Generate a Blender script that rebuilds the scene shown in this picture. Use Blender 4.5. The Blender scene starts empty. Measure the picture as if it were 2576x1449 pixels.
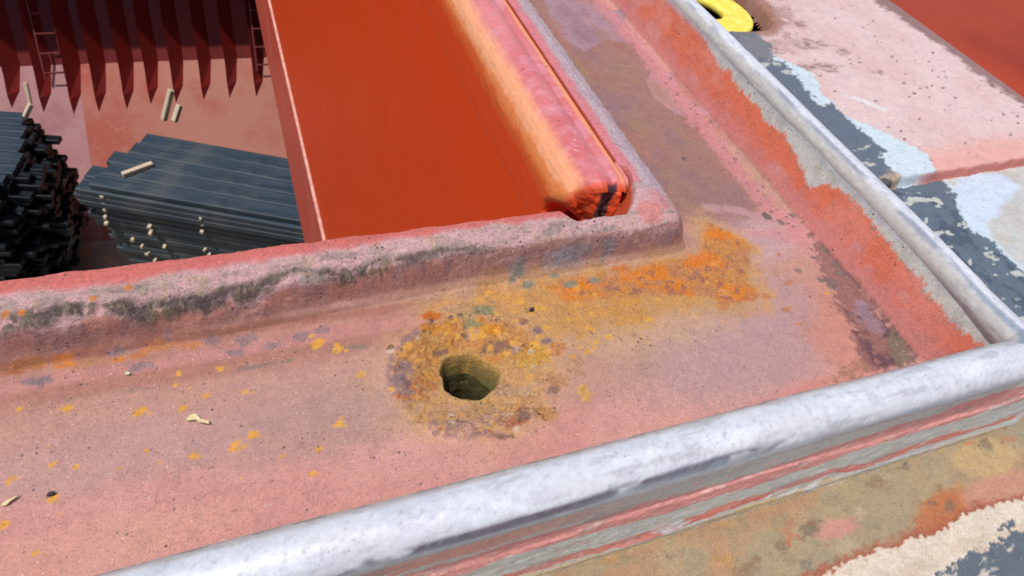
import bpy, bmesh, math, random
import numpy as np
from mathutils import Vector, Matrix

S = bpy.context.scene
COL = S.collection
random.seed(7)

# ------------------------------------------------------------------ camera
# world: x along the near coaming (to the right), y into the hold side, z up.
# The drain channel's floor is z = 0, the lens is 0.30 m above it.
RA = Vector((0.93276167, -0.15151208, 0.32710817))    # world x in camera (right, down, forward)
RB = Vector((-0.32704012, -0.73738764, 0.59101965))   # world y
RU = Vector((0.1516589, -0.65825797, -0.73735746))    # world z
FPX = 662.8
cam = bpy.data.cameras.new('camera')
co = bpy.data.objects.new('camera', cam)
COL.objects.link(co)
right = Vector((RA.x, RB.x, RU.x)); down = Vector((RA.y, RB.y, RU.y)); fwd = Vector((RA.z, RB.z, RU.z))
m = Matrix((right, -down, -fwd)).transposed().to_4x4()
m.translation = Vector((0, 0, .30))
co.matrix_world = m
cam.sensor_width = 36; cam.lens = FPX / 1024 * 36
cam.clip_start = .01; cam.clip_end = 2000
cam.dof.use_dof = True; cam.dof.focus_distance = .38; cam.dof.aperture_fstop = 26
S.camera = co

# ------------------------------------------------------------------ daylight
SUN = Vector((-.30, -.13, .95)).normalized()            # towards the sun
w = bpy.data.worlds.new("World"); S.world = w; w.use_nodes = True
nt = w.node_tree; nt.nodes.clear()
sky = nt.nodes.new('ShaderNodeTexSky'); sky.sky_type = 'NISHITA'; sky.sun_disc = False
sky.sun_elevation = math.asin(SUN.z)
sky.sun_rotation = math.atan2(SUN.x, SUN.y)
sky.air_density = 1.0; sky.dust_density = 1.5
bg = nt.nodes.new('ShaderNodeBackground'); bg.inputs[1].default_value = .15
ow = nt.nodes.new('ShaderNodeOutputWorld')
nt.links.new(sky.outputs[0], bg.inputs[0]); nt.links.new(bg.outputs[0], ow.inputs[0])
sl = bpy.data.lights.new('sun', 'SUN'); sl.energy = 3.3; sl.angle = math.radians(.6); sl.color = (1, .965, .91)
so = bpy.data.objects.new('sun', sl); COL.objects.link(so)
so.rotation_euler = SUN.to_track_quat('Z', 'Y').to_euler()
so.location = (3, 3, 20)
S.view_settings.view_transform = 'Standard'; S.view_settings.look = 'None'
S.view_settings.exposure = 0; S.view_settings.gamma = 1; S.view_settings.use_curve_mapping = False
S.render.engine = 'CYCLES'
S.cycles.max_bounces = 6; S.cycles.diffuse_bounces = 4; S.cycles.glossy_bounces = 2
S.cycles.use_denoising = True

# ------------------------------------------------------------------ numpy helpers
def lin(c):
    c = np.asarray(c, float) / 255.
    return np.where(c <= .04045, c / 12.92, ((c + .055) / 1.055) ** 2.4)
def alb(c, k=1.28):
    return np.minimum(lin(c) / k, .86)
def srgb(r, g, b, k=1.28):
    return alb((r, g, b), k)
def _h(ix, iy, iz, seed):
    n = (ix * 374761393 + iy * 668265263 + iz * 2147483647 + seed * 1274126177) & 0xffffffff
    n = ((n ^ (n >> 13)) * 1274126177) & 0xffffffff
    n = (n ^ (n >> 16)) & 0xffffffff
    return (n & 0xffffff).astype(np.float32) / 16777215.
def vn(x, y, seed=0):
    x = np.asarray(x, np.float64); y = np.asarray(y, np.float64)
    ix = np.floor(x).astype(np.int64); iy = np.floor(y).astype(np.int64)
    fx = x - ix; fy = y - iy
    fx = fx * fx * fx * (fx * (fx * 6 - 15) + 10); fy = fy * fy * fy * (fy * (fy * 6 - 15) + 10)
    z0 = 0
    a = _h(ix, iy, z0, seed); b = _h(ix + 1, iy, z0, seed); c = _h(ix, iy + 1, z0, seed); d = _h(ix + 1, iy + 1, z0, seed)
    return (a * (1 - fx) + b * fx) * (1 - fy) + (c * (1 - fx) + d * fx) * fy
def fbm(x, y, size, seed=0, octv=4, ax=1., ay=1.):
    """about -1..1, feature size in the units of x, y"""
    x = x / size / ax; y = y / size / ay
    r = 0; amp = 1.; tot = 0
    for o in range(octv):
        cs, sn = math.cos(o * .9 + .3), math.sin(o * .9 + .3)
        r = r + amp * (vn(x * cs - y * sn + 17.3 * o, x * sn + y * cs - 9.1 * o, seed + o * 13) * 2 - 1)
        tot += amp; amp *= .55; x = x * 2.03; y = y * 2.03
    return r / tot * 1.5
def ss(e0, e1, x):
    t = np.clip((x - e0) / (e1 - e0), 0, 1)
    return t * t * (3 - 2 * t)
def smax(a, b, k):
    return .5 * (a + b + np.sqrt((a - b) ** 2 + k * k))
def smin(a, b, k):
    return .5 * (a + b - np.sqrt((a - b) ** 2 + k * k))
def sdpoly(x, y, P):
    """signed distance to a polygon, negative inside"""
    P = np.asarray(P, float); d = np.full(x.shape, 1e18); ins = np.zeros(x.shape, bool)
    for i in range(len(P)):
        ax_, ay_ = P[i]; bx_, by_ = P[(i + 1) % len(P)]
        ex, ey = bx_ - ax_, by_ - ay_
        wx, wy = x - ax_, y - ay_
        t = np.clip((wx * ex + wy * ey) / (ex * ex + ey * ey + 1e-12), 0, 1)
        d = np.minimum(d, (wx - ex * t) ** 2 + (wy - ey * t) ** 2)
        if ey != 0:
            c = ((ay_ > y) != (by_ > y)) & (x < ex * (y - ay_) / ey + ax_)
            ins ^= c
    d = np.sqrt(d)
    return np.where(ins, -d, d)
def sdline(x, y, P):
    P = np.asarray(P, float); d = np.full(x.shape, 1e18)
    for i in range(len(P) - 1):
        ax_, ay_ = P[i]; bx_, by_ = P[i + 1]
        ex, ey = bx_ - ax_, by_ - ay_
        wx, wy = x - ax_, y - ay_
        t = np.clip((wx * ex + wy * ey) / (ex * ex + ey * ey + 1e-12), 0, 1)
        d = np.minimum(d, (wx - ex * t) ** 2 + (wy - ey * t) ** 2)
    return np.sqrt(d)
_M = np.array([[*RA], [*RB], [*RU]])
def ray(px, py):                      # px, py measured on a 2576 px wide view of the place
    return _M @ np.array([px / 2.515625 - 512, py / 2.515625 - 288, FPX])
def onz(px, py, z=0.):                # mm on the level z (mm)
    d = ray(px, py); t = (z - 300) / d[2]
    return (d[0] * t, d[1] * t)
def onx(px, py, X):                   # (y, z) mm on the plane x = X mm
    d = ray(px, py); t = X / d[0]
    return (d[1] * t, d[2] * t + 300)
def ony(px, py, Y):                   # (x, z) mm on the plane y = Y mm
    d = ray(px, py); t = Y / d[1]
    return (d[0] * t, d[2] * t + 300)
def Pz(L, z=0.): return [onz(a, b, z) for a, b in L]

class Paint:
    """colour and crust painted in the surface's own mm coordinates"""
    def __init__(s, u, v, base):
        s.u = u; s.v = v; s.c = np.empty(u.shape + (3,)); s.c[:] = base; s.r = np.zeros(u.shape)
        s.n1 = fbm(u, v, 6., 11, 5); s.n2 = fbm(u, v, 22., 12, 5); s.n3 = fbm(u, v, 2.2, 13, 3)
    def mix(s, m_, col, a=1., r=None):
        m_ = np.clip(m_, 0, 1) * a
        s.c = s.c * (1 - m_[..., None]) + np.asarray(col) * m_[..., None]
        if r is not None: s.r = s.r * (1 - m_) + r * m_
    def d2m(s, d, soft, rag):
        e = d + rag * (s.n1 * .75 + s.n3 * .5)
        return 1 - ss(-soft / 2, soft / 2, e)
    def blob(s, c, rx, ry=None, ang=0, col=(0, 0, 0), soft=2., rag=1.5, a=1., r=None):
        ry = ry or rx; ca, sa = math.cos(math.radians(ang)), math.sin(math.radians(ang))
        dx, dy = s.u - c[0], s.v - c[1]
        p = (dx * ca + dy * sa) / rx; q = (-dx * sa + dy * ca) / ry
        rr = np.sqrt(p * p + q * q)
        s.mix(s.d2m((rr - 1) * math.sqrt(rx * ry), soft, rag), col, a, r)
    def poly(s, P, col, soft=.8, rag=1.5, a=1., r=None):
        s.mix(s.d2m(sdpoly(s.u, s.v, P), soft, rag), col, a, r)
    def line(s, P, wd, col, soft=1., rag=1., a=1., r=None):
        s.mix(s.d2m(sdline(s.u, s.v, P) - wd, soft, rag), col, a, r)

# ------------------------------------------------------------------ materials
def mat_base(name, rough=.6, spec=.4):
    mt = bpy.data.materials.new(name); mt.use_nodes = True
    n = mt.node_tree; b = n.nodes['Principled BSDF']
    b.inputs['Roughness'].default_value = rough
    b.inputs['Specular IOR Level'].default_value = spec
    return mt, n, b
def node(n, t, **k):
    x = n.nodes.new(t)
    for a, v in k.items():
        if a.startswith('i_'): x.inputs[int(a[2:])].default_value = v
        else: setattr(x, a, v)
    return x
def mixc(n, fac, a, b, mode='MIX'):
    x = n.nodes.new('ShaderNodeMix'); x.data_type = 'RGBA'; x.blend_type = mode
    for sock, v in ((x.inputs[0], fac), (x.inputs[6], a), (x.inputs[7], b)):
        if hasattr(v, 'is_linked'): n.links.new(v, sock)
        elif isinstance(v, (int, float)): sock.default_value = v
        else: sock.default_value = (*v, 1)
    return x.outputs[2]
def ramp(n, src, p0, p1, v0=0., v1=1.):
    x = n.nodes.new('ShaderNodeMapRange'); x.interpolation_type = 'SMOOTHSTEP'
    n.links.new(src, x.inputs[0])
    for i, v in enumerate((p0, p1, v0, v1)): x.inputs[i + 1].default_value = v
    return x.outputs[0]
def painted(name, rough=.62, spec=.35, specks=1., scale=1., bump=1., grain=.15, white=0.5, sp_rough=.0, drift=.9):
    """old marine paint: colour from the painted attribute, grain, dirt specks and pits from nodes"""
    mt, n, b = mat_base(name, rough, spec); L = n.links.new
    tc = node(n, 'ShaderNodeTexCoord').outputs['Object']
    col = node(n, 'ShaderNodeAttribute', attribute_name='Col').outputs['Color']
    rg = node(n, 'ShaderNodeAttribute', attribute_name='crust').outputs['Fac']
    nz = node(n, 'ShaderNodeTexNoise', i_2=900. * scale, i_3=4., i_4=.7); L(tc, nz.inputs[0])
    nb = node(n, 'ShaderNodeTexNoise', i_2=260. * scale, i_3=5., i_4=.65); L(tc, nb.inputs[0])
    nd = node(n, 'ShaderNodeTexNoise', i_2=28. * scale, i_3=4., i_4=.6); L(tc, nd.inputs[0])
    g1 = ramp(n, nz.outputs[0], .3, .7, 1 - grain, 1 + grain)
    v = n.nodes.new('ShaderNodeVectorMath'); v.operation = 'SCALE'; L(col, v.inputs[0]); L(g1, v.inputs[3])
    g2 = ramp(n, nb.outputs[0], .3, .7, .93, 1.07)
    v2 = n.nodes.new('ShaderNodeVectorMath'); v2.operation = 'SCALE'; L(v.outputs[0], v2.inputs[0]); L(g2, v2.inputs[3])
    c = v2.outputs[0]
    # chalky hue drift of old paint and small tawny rust freckles
    nh = node(n, 'ShaderNodeTexNoise', i_2=75. * scale, i_3=6., i_4=.7); L(tc, nh.inputs[0])
    hs_ = n.nodes.new('ShaderNodeVectorMath'); hs_.operation = 'MULTIPLY'; L(c, hs_.inputs[0]); hs_.inputs[1].default_value = (.90, .90, .93)
    c = mixc(n, ramp(n, nh.outputs[0], .46, .62, 0, drift), c, hs_.outputs[0])
    # dark specks
    vo = node(n, 'ShaderNodeTexVoronoi', i_2=330. * scale); L(tc, vo.inputs[0])
    sep = node(n, 'ShaderNodeSeparateColor'); L(vo.outputs['Color'], sep.inputs[0])
    sz = node(n, 'ShaderNodeMath', operation='MULTIPLY', i_1=.25); L(sep.outputs[0], sz.inputs[0])
    sub = node(n, 'ShaderNodeMath', operation='SUBTRACT'); L(vo.outputs['Distance'], sub.inputs[0]); L(sz.outputs[0], sub.inputs[1])
    dots = ramp(n, sub.outputs[0], -.03, .04, 1, 0)
    dens = ramp(n, nd.outputs[0], .42, .62, .12, 1)
    gate = ramp(n, sep.outputs[1], .22, .5, 0, .85 * specks)
    f1 = node(n, 'ShaderNodeMath', operation='MULTIPLY'); L(dots, f1.inputs[0]); L(dens, f1.inputs[1])
    f2 = node(n, 'ShaderNodeMath', operation='MULTIPLY'); L(f1.outputs[0], f2.inputs[0]); L(gate, f2.inputs[1])
    c = mixc(n, f2.outputs[0], c, (.06, .045, .05))
    vb = node(n, 'ShaderNodeTexVoronoi', i_2=760. * scale); L(tc, vb.inputs[0])
    sp2 = node(n, 'ShaderNodeSeparateColor'); L(vb.outputs['Color'], sp2.inputs[0])
    db = ramp(n, vb.outputs['Distance'], .16, .34, 1, 0)
    nd2 = node(n, 'ShaderNodeTexNoise', i_2=17. * scale, i_3=5., i_4=.65); L(tc, nd2.inputs[0])
    th2 = ramp(n, nd2.outputs[0], .40, .64, .96, .52)
    gt = node(n, 'ShaderNodeMath', operation='GREATER_THAN'); L(sp2.outputs[0], gt.inputs[0]); L(th2, gt.inputs[1])
    fb = node(n, 'ShaderNodeMath', operation='MULTIPLY'); L(db, fb.inputs[0]); L(gt.outputs[0], fb.inputs[1])
    fb2 = node(n, 'ShaderNodeMath', operation='MULTIPLY', i_1=.62 * min(specks, 1.)); L(fb.outputs[0], fb2.inputs[0])
    c = mixc(n, fb2.outputs[0], c, (.13, .085, .085))
    gw = node(n, 'ShaderNodeMath', operation='GREATER_THAN', i_1=.965); L(sp2.outputs[1], gw.inputs[0])
    fw = node(n, 'ShaderNodeMath', operation='MULTIPLY'); L(db, fw.inputs[0]); L(gw.outputs[0], fw.inputs[1])
    fw2 = node(n, 'ShaderNodeMath', operation='MULTIPLY', i_1=.45 * min(specks, 1.)); L(fw.outputs[0], fw2.inputs[0])
    c = mixc(n, fw2.outputs[0], c, (.78, .70, .66))
    # rust crust mottling: dark pits and pale salt
    nr = node(n, 'ShaderNodeTexNoise', i_2=520. * scale, i_3=5., i_4=.8); L(tc, nr.inputs[0])
    pit = ramp(n, nr.outputs[0], .36, .47, 1, 0)
    f3 = node(n, 'ShaderNodeMath', operation='MULTIPLY'); L(pit, f3.inputs[0]); L(rg, f3.inputs[1])
    f4 = node(n, 'ShaderNodeMath', operation='MULTIPLY', i_1=.36); L(f3.outputs[0], f4.inputs[0])
    c = mixc(n, f4.outputs[0], c, (.10, .065, .055))
    sal = ramp(n, nr.outputs[0], .55, .66, 0, 1)
    f5 = node(n, 'ShaderNodeMath', operation='MULTIPLY'); L(sal, f5.inputs[0]); L(rg, f5.inputs[1])
    f6 = node(n, 'ShaderNodeMath', operation='MULTIPLY', i_1=.42 * white * 2); L(f5.outputs[0], f6.inputs[0])
    c2 = n.nodes.new('ShaderNodeVectorMath'); c2.operation = 'MULTIPLY_ADD'; L(c, c2.inputs[0])
    c2.inputs[1].default_value = (1.15, 1.2, 1.25); c2.inputs[2].default_value = (.10, .10, .10)
    c = mixc(n, f6.outputs[0], c, c2.outputs[0])
    L(c, b.inputs['Base Color'])
    ro = node(n, 'ShaderNodeMath', operation='MULTIPLY_ADD', i_1=.3, i_2=rough - .1 + sp_rough); L(nb.outputs[0], ro.inputs[0])
    ro2 = node(n, 'ShaderNodeMath', operation='MULTIPLY_ADD', i_1=.25); L(rg, ro2.inputs[0]); L(ro.outputs[0], ro2.inputs[2])
    L(ro2.outputs[0], b.inputs['Roughness'])
    bs = node(n, 'ShaderNodeMath', operation='MULTIPLY_ADD', i_1=1.5 * bump, i_2=.12 * bump); L(rg, bs.inputs[0])
    hs = node(n, 'ShaderNodeMath', operation='MULTIPLY_ADD', i_1=.5); L(nz.outputs[0], hs.inputs[0]); L(nb.outputs[0], hs.inputs[2])
    h2 = node(n, 'ShaderNodeMath', operation='MULTIPLY_ADD', i_1=-.35); L(f2.outputs[0], h2.inputs[0]); L(hs.outputs[0], h2.inputs[2])
    bp = node(n, 'ShaderNodeBump'); bp.inputs['Distance'].default_value = .0011 / scale
    L(bs.outputs[0], bp.inputs['Strength']); L(h2.outputs[0], bp.inputs['Height'])
    L(bp.outputs[0], b.inputs['Normal'])
    return mt
def simple(name, c0, c1, scale, rough=.6, spec=.35, stretch=(1, 1, 1), bump=.3, bd=.01, lo=.35, hi=.65, det=5., metal=0., c2=None, s2=3.):
    mt, n, b = mat_base(name, rough, spec); L = n.links.new
    b.inputs['Metallic'].default_value = metal
    tc = node(n, 'ShaderNodeTexCoord').outputs['Object']
    mp = node(n, 'ShaderNodeMapping'); mp.inputs['Scale'].default_value = stretch; L(tc, mp.inputs[0])
    nz = node(n, 'ShaderNodeTexNoise', i_2=scale, i_3=det, i_4=.62); L(mp.outputs[0], nz.inputs[0])
    f = ramp(n, nz.outputs[0], lo, hi)
    c = mixc(n, f, c0, c1)
    if c2 is not None:
        n2 = node(n, 'ShaderNodeTexNoise', i_2=s2, i_3=5., i_4=.6); L(tc, n2.inputs[0])
        c = mixc(n, ramp(n, n2.outputs[0], .48, .66), c, c2)
    L(c, b.inputs['Base Color'])
    bp = node(n, 'ShaderNodeBump'); bp.inputs['Distance'].default_value = bd; bp.inputs['Strength'].default_value = bump
    L(nz.outputs[0], bp.inputs['Height']); L(bp.outputs[0], b.inputs['Normal'])
    rr = ramp(n, nz.outputs[0], .3, .7, max(rough - .08, .05), rough + .1); L(rr, b.inputs['Roughness'])
    return mt

# ------------------------------------------------------------------ object helpers
def link(name, me, parent=None, mt=None, **props):
    o = bpy.data.objects.new(name, me); COL.objects.link(o)
    if mt is not None: me.materials.append(mt)
    if parent: o.parent = parent
    for k, v in props.items(): o[k] = v
    return o
def thing(name, label, cat, loc=(0, 0, 0), rz=0., group=None):
    o = bpy.data.objects.new(name, None); COL.objects.link(o); o.location = loc; o.rotation_euler = (0, 0, rz)
    o.empty_display_size = .05
    o['label'] = label; o['category'] = cat
    if group: o['group'] = group
    return o
def grid_mesh(name, P, col=None, crust=None, keep=None, wrap_v=False, flip=False):
    """P: (nu, nv, 3) in metres"""
    nu, nv = P.shape[:2]
    idx = np.arange(nu * nv).reshape(nu, nv)
    if wrap_v: idx = np.concatenate([idx, idx[:, :1]], 1)
    a = idx[:-1, :-1]; b = idx[1:, :-1]; c = idx[1:, 1:]; d = idx[:-1, 1:]
    q = np.stack([a, b, c, d] if not flip else [a, d, c, b], -1).reshape(-1, 4)
    V = P.reshape(-1, 3)
    if keep is not None:
        k = keep.reshape(-1); q = q[k[q].all(1)]
        used = np.zeros(len(V), bool); used[q.ravel()] = True
        new = np.cumsum(used) - 1; q = new[q]; V = V[used]
        if col is not None: col = col.reshape(-1, 3)[used]
        if crust is not None: crust = crust.reshape(-1)[used]
    me = bpy.data.meshes.new(name)
    me.vertices.add(len(V)); me.vertices.foreach_set('co', V.astype(np.float32).ravel())
    me.loops.add(q.size); me.loops.foreach_set('vertex_index', q.astype(np.int32).ravel())
    me.polygons.add(len(q)); me.polygons.foreach_set('loop_start', np.arange(0, q.size, 4, dtype=np.int32))
    try: me.polygons.foreach_set('loop_total', np.full(len(q), 4, np.int32))
    except Exception: pass
    me.polygons.foreach_set('use_smooth', np.ones(len(q), bool))
    me.update(calc_edges=True)
    if col is not None:
        at = me.attributes.new('Col', 'FLOAT_COLOR', 'POINT')
        c4 = np.ones((len(V), 4), np.float32); c4[:, :3] = np.clip(col.reshape(-1, 3), 0.004, .9)
        at.data.foreach_set('color', c4.ravel())
    if crust is not None:
        at = me.attributes.new('crust', 'FLOAT', 'POINT')
        at.data.foreach_set('value', np.clip(crust.reshape(-1), 0, 1).astype(np.float32))
    me.validate()
    return me
def boxmesh(name, x0, x1, y0, y1, z0, z1, bev=0.):
    bm = bmesh.new()
    bmesh.ops.create_cube(bm, size=1)
    for v in bm.verts:
        v.co = Vector(((x0 + x1) / 2 + v.co.x * (x1 - x0), (y0 + y1) / 2 + v.co.y * (y1 - y0), (z0 + z1) / 2 + v.co.z * (z1 - z0)))
    if bev: bmesh.ops.bevel(bm, geom=bm.edges[:], offset=bev, segments=1, affect='EDGES')
    me = bpy.data.meshes.new(name); bm.to_mesh(me); bm.free(); return me
def pydata(name, V, Fs, smooth=False):
    me = bpy.data.meshes.new(name); me.from_pydata([tuple(map(float, v)) for v in V], [], [tuple(int(i) for i in f) for f in Fs]); me.update()
    if smooth:
        for p in me.polygons: p.use_smooth = True
    return me
def lines(*segs):
    out = []
    for a, b, st in segs:
        n = max(1, int(round((b - a) / st))); out.append(np.linspace(a, b, n, endpoint=False))
    out.append(np.array([segs[-1][1]])); return np.concatenate(out)

# ------------------------------------------------------------------ colours read off the photograph (sRGB, sunlit)
PINK = srgb(211, 153, 139); PINK2 = srgb(204, 138, 127); TAN = srgb(184, 140, 120); BROWN = srgb(172, 116, 98)
LILAC = srgb(184, 146, 142); MAUVE = srgb(158, 122, 118); ORED = srgb(226, 116, 82, 1.16); SALM = srgb(222, 132, 116)
RUST = srgb(214, 126, 44); OCHRE = srgb(208, 142, 76); YEL = srgb(218, 143, 55); RUSTD = srgb(172, 96, 50)
GREEN = srgb(150, 144, 104); SLATE = srgb(120, 112, 112); PURP = srgb(104, 72, 82); GREY = srgb(212, 206, 194)
WHT = srgb(224, 223, 226); LGREY = srgb(172, 174, 168)

M_CH = painted('weathered_pink_paint', .62, .32)
M_RIM = painted('worn_silver_white_paint', .27, .6, specks=.35, bump=.45, grain=.04)
M_OUT = painted('layered_scraped_paint', .6, .35, specks=.6, bump=.9)
M_BAR = painted('red_lead_paint', .42, .45, specks=.12, bump=.8, grain=.05, drift=.1)

coaming = thing('hatch_coaming', 'rusty pink and red hatch coaming corner with its drain channel and silver rim, in front', 'hatch coaming')

# ================================================================== DRAIN CHANNEL (channel floor, inner lip, inner wall)
X = lines((-1600, -170, 22), (-170, 235, .8), (235, 280, .4), (280, 352, .8), (352, 381.5, .45))
Y = lines((100, 108, 1.2), (108, 238, .72), (238, 276, .42), (276, 330, .8), (330, 640, 1.25), (640, 2500, 20))
U, V = np.meshgrid(X, Y, indexing='ij')
n_big = fbm(U, V, 60, 1, 4); n_mid = fbm(U, V, 14, 2, 4); n_fin = fbm(U, V, 3.2, 3, 4); n_ax = fbm(U, V, 9, 4, 4, ax=3.5)
HC = (90., 188.)                                    # drain hole centre
dx, dy = U - HC[0], V - HC[1]
TH = np.arctan2(dy, dx); RR = np.hypot(dx, dy)
def holeR(t):
    return 16.2 + .7 * np.cos(2 * t + 2.2) + .8 * np.cos(3 * t + .6) + .5 * np.cos(5 * t + 1.) + .3 * np.cos(9 * t + .4)
HR = holeR(TH)

p = Paint(U, V, PINK)
f = lambda a, b, z=0.: onz(a, b, z)
# broad tones of the floor
p.mix(ss(-.5, .7, n_big), PINK2, .7)
p.mix(ss(150, 205, V + 7 * n_big) * (1 - ss(330, 380, V)), TAN, .7)
p.blob(f(1850, 880), 75, 34, 0, LILAC, soft=34, rag=8, a=.85)
p.blob(f(1500, 930), 40, 22, 0, TAN, soft=26, rag=6, a=.7)
p.blob(f(1620, 830), 62, 15, 0, srgb(198, 158, 124), soft=44, rag=9, a=.8)
p.blob(f(1000, 1010), 62, 18, 0, srgb(184, 146, 128), soft=26, rag=7, a=.75)
p.blob(f(800, 1050), 60, 22, 0, srgb(182, 140, 126), soft=30, rag=7, a=.8)
p.blob(f(250, 1150), 70, 16, 0, srgb(190, 146, 136), soft=24, rag=7, a=.7)
p.blob(f(200, 1380), 70, 10, 0, srgb(212, 152, 132), soft=14, rag=5, a=.7)
p.blob(f(2050, 1000), 40, 10, 5, SALM, soft=20, rag=5, a=.5)
p.blob(f(2100, 830), 26, 40, 0, srgb(200, 132, 112), soft=24, rag=6, a=.7)
p.blob(f(1950, 760), 30, 22, 0, LILAC, soft=20, rag=6, a=.8)
p.blob(f(1900, 600), 32, 22, 0, srgb(196, 158, 158), soft=22, rag=6, a=.8)
# the arm that runs away from the camera is browner
armB = ss(262, 290, V) * ss(250, 262, U)
p.mix(armB * (1 - ss(352, 364, U + 4 * n_mid)), srgb(154, 114, 102), .88)
p.mix(armB * ss(0, .8, n_big + .3 * n_mid), srgb(172, 112, 98), .55)
for a_, b_, w_ in ((1470, 130, 12), (1560, 260, 10), (1700, 350, 9), (1750, 480, 14), (1850, 500, 12)):
    p.blob(f(a_, b_), w_, w_ * 1.8, 0, srgb(152, 114, 110), soft=10, rag=4, a=.7)
p.blob(f(1450, 175), 10, 26, 10, srgb(158, 122, 92), soft=12, rag=4, a=.8)
p.blob(f(1600, 320), 10, 26, 10, srgb(160, 124, 96), soft=12, rag=4, a=.6)
p.poly(Pz([(1370, 0), (1470, 0), (1580, 40), (1560, 85), (1600, 110), (1520, 100), (1470, 130), (1420, 100), (1390, 60)]), srgb(172, 136, 142), soft=2, rag=3)
p.poly(Pz([(1640, 170), (1690, 190), (1700, 230), (1740, 260), (1790, 295), (1700, 290), (1650, 250), (1625, 205)]), srgb(196, 142, 146), soft=1.2, rag=2.2)
p.line(Pz([(1640, 215), (1665, 262), (1710, 295), (1780, 298)]), .5, srgb(120, 96, 100), soft=.8, rag=.8, a=.6)
for i in range(60):
    c_ = (random.uniform(262, 352), random.uniform(275, 620))
    p.blob(c_, random.uniform(3, 14), random.uniform(5, 30), random.uniform(-15, 15), random.choice([srgb(148, 108, 108), srgb(166, 118, 96), srgb(158, 126, 92), srgb(176, 116, 104), srgb(146, 112, 120)]), soft=9, rag=6, a=random.uniform(.2, .45))
# pink band along the foot of the outer wall
Lp = Pz([(1500, 0), (1590, 100), (1720, 260), (1830, 400), (1930, 520), (2040, 600), (2130, 690)])
p.line(Lp, 7, srgb(204, 136, 136), soft=7, rag=6, a=.85)
p.line(Pz([(1900, 590), (1990, 590), (2060, 660), (2150, 760)]), 5, srgb(205, 140, 138), soft=4, rag=4, a=.6)
p.line(Pz([(1775, 520), (1860, 530), (1950, 560)]), 3.5, srgb(196, 150, 150), soft=5, rag=3, a=.7)
for i in range(70):
    t = random.random() ** .8; k = min(int(t * 5.99), 5); fr = t * 6 - k
    q = np.array(Lp[k]) * (1 - fr) + np.array(Lp[k + 1]) * fr if k < 6 else np.array(Lp[-1])
    s_ = random.uniform(.5, 1.7)
    p.blob((q[0] + random.gauss(2, 5), q[1] + random.gauss(0, 8)), s_ * 1.1, s_, 0, srgb(128, 102, 98), soft=.9, rag=1.1, a=.75, r=.5)
for a_, b_, s_ in ((1865, 160, 2.6), (1720, 400, 2.3), (1810, 250, 3), (1780, 205, 2), (1930, 545, 3)):
    p.blob(f(a_, b_, 0), s_, s_ * 1.4, 20, srgb(116, 98, 92), soft=1, rag=1.3, a=.9, r=.8)
# brown streak zone below the lip on the left, with rust bleeding out of it
p.mix(ss(208, 222, V + 4 * n_ax) * (1 - ss(232, 238, V)) * (1 - ss(40, 120, U)), BROWN, .85)
p.mix((1 - ss(2, 6, np.abs(V - 228 - 2 * n_ax))) * (1 - ss(60, 140, U)), srgb(202, 138, 130), .6)
p.mix((1 - ss(1, 5, np.abs(V - 238 - 2 * n_ax))) * (1 - ss(60, 110, U)), srgb(168, 108, 88), .8)
for a_, b_, rx_, ry_, c_ in ((305, 908, 4.4, 1.8, RUST), (350, 898, 5, 1.4, srgb(190, 116, 66)), (165, 915, 3.6, 1.4, RUST), (45, 942, 5, 1.6, RUSTD), (80, 930, 9, 1.6, srgb(184, 120, 70)),
                             (120, 908, 4, 1.2, srgb(190, 122, 74)), (400, 880, 8, 2.6, srgb(196, 126, 80)), (480, 875, 6, 2, srgb(200, 126, 84)), (215, 920, 12, 1.8, srgb(186, 128, 92)), (170, 925, 3.4, 1, srgb(222, 128, 30))):
    p.blob(f(a_, b_), rx_, ry_, 0, c_, soft=2.6, rag=1.8, a=.85, r=.35)
for a_, b_, s_ in ((312, 893, 2.8), (430, 862, 1.9), (165, 905, 1.6), (175, 898, 1.4), (110, 960, 2.6), (350, 925, 2.4), (85, 960, 2.6), (540, 862, 2.), (620, 858, 2.8), (760, 845, 3), (690, 868, 2.6), (820, 830, 2.6), (590, 890, 1.8)):
    p.blob(f(a_, b_), s_ * 1.7, s_ * .9, 0, srgb(148, 126, 128), soft=1.6, rag=3.2, a=.7, r=.8)
p.mix((1 - ss(.6, 2.6, np.abs(V - 216 - 2.5 * n_ax))) * ss(.05, .5, n_mid) * (1 - ss(70, 130, U)), srgb(140, 120, 104), .7, .4)
# rusty area along the lip and round its corner
RA_ = sdpoly(U, V, Pz([(1060, 790), (1240, 735), (1420, 712), (1560, 690), (1700, 665), (1770, 650), (1778, 560), (1830, 580), (1885, 620), (1880, 700), (1925, 745), (1860, 770), (1780, 760), (1640, 790), (1500, 830), (1400, 860), (1250, 850)]))
p.mix(1 - ss(-2, 16, RA_ + 6 * n_mid), srgb(196, 150, 104), .85, .35)
p.mix(1 - ss(-6, 4, RA_ + 5 * n_mid + 3 * n_fin), srgb(202, 146, 78), .7, .6)
RB_ = sdpoly(U, V, Pz([(1380, 722), (1560, 690), (1700, 665), (1770, 650), (1778, 560), (1830, 580), (1885, 620), (1880, 700), (1925, 745), (1860, 762), (1780, 745), (1700, 740), (1560, 745), (1420, 760)]))
p.mix(1 - ss(-3, 2.5, RB_ + 3 * n_mid + 2 * n_fin), srgb(190, 122, 84), .75, .75)
vein = ss(-.1, .55, fbm(U, V, 16, 31, 6) + .4 * fbm(U, V, 1.6, 30, 2))
p.mix(vein * (1 - ss(-1, 5, RA_ + 4 * n_mid)) * ss(1100, 1101, 1102 + 0 * U), srgb(220, 148, 58), .55, .8)
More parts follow.
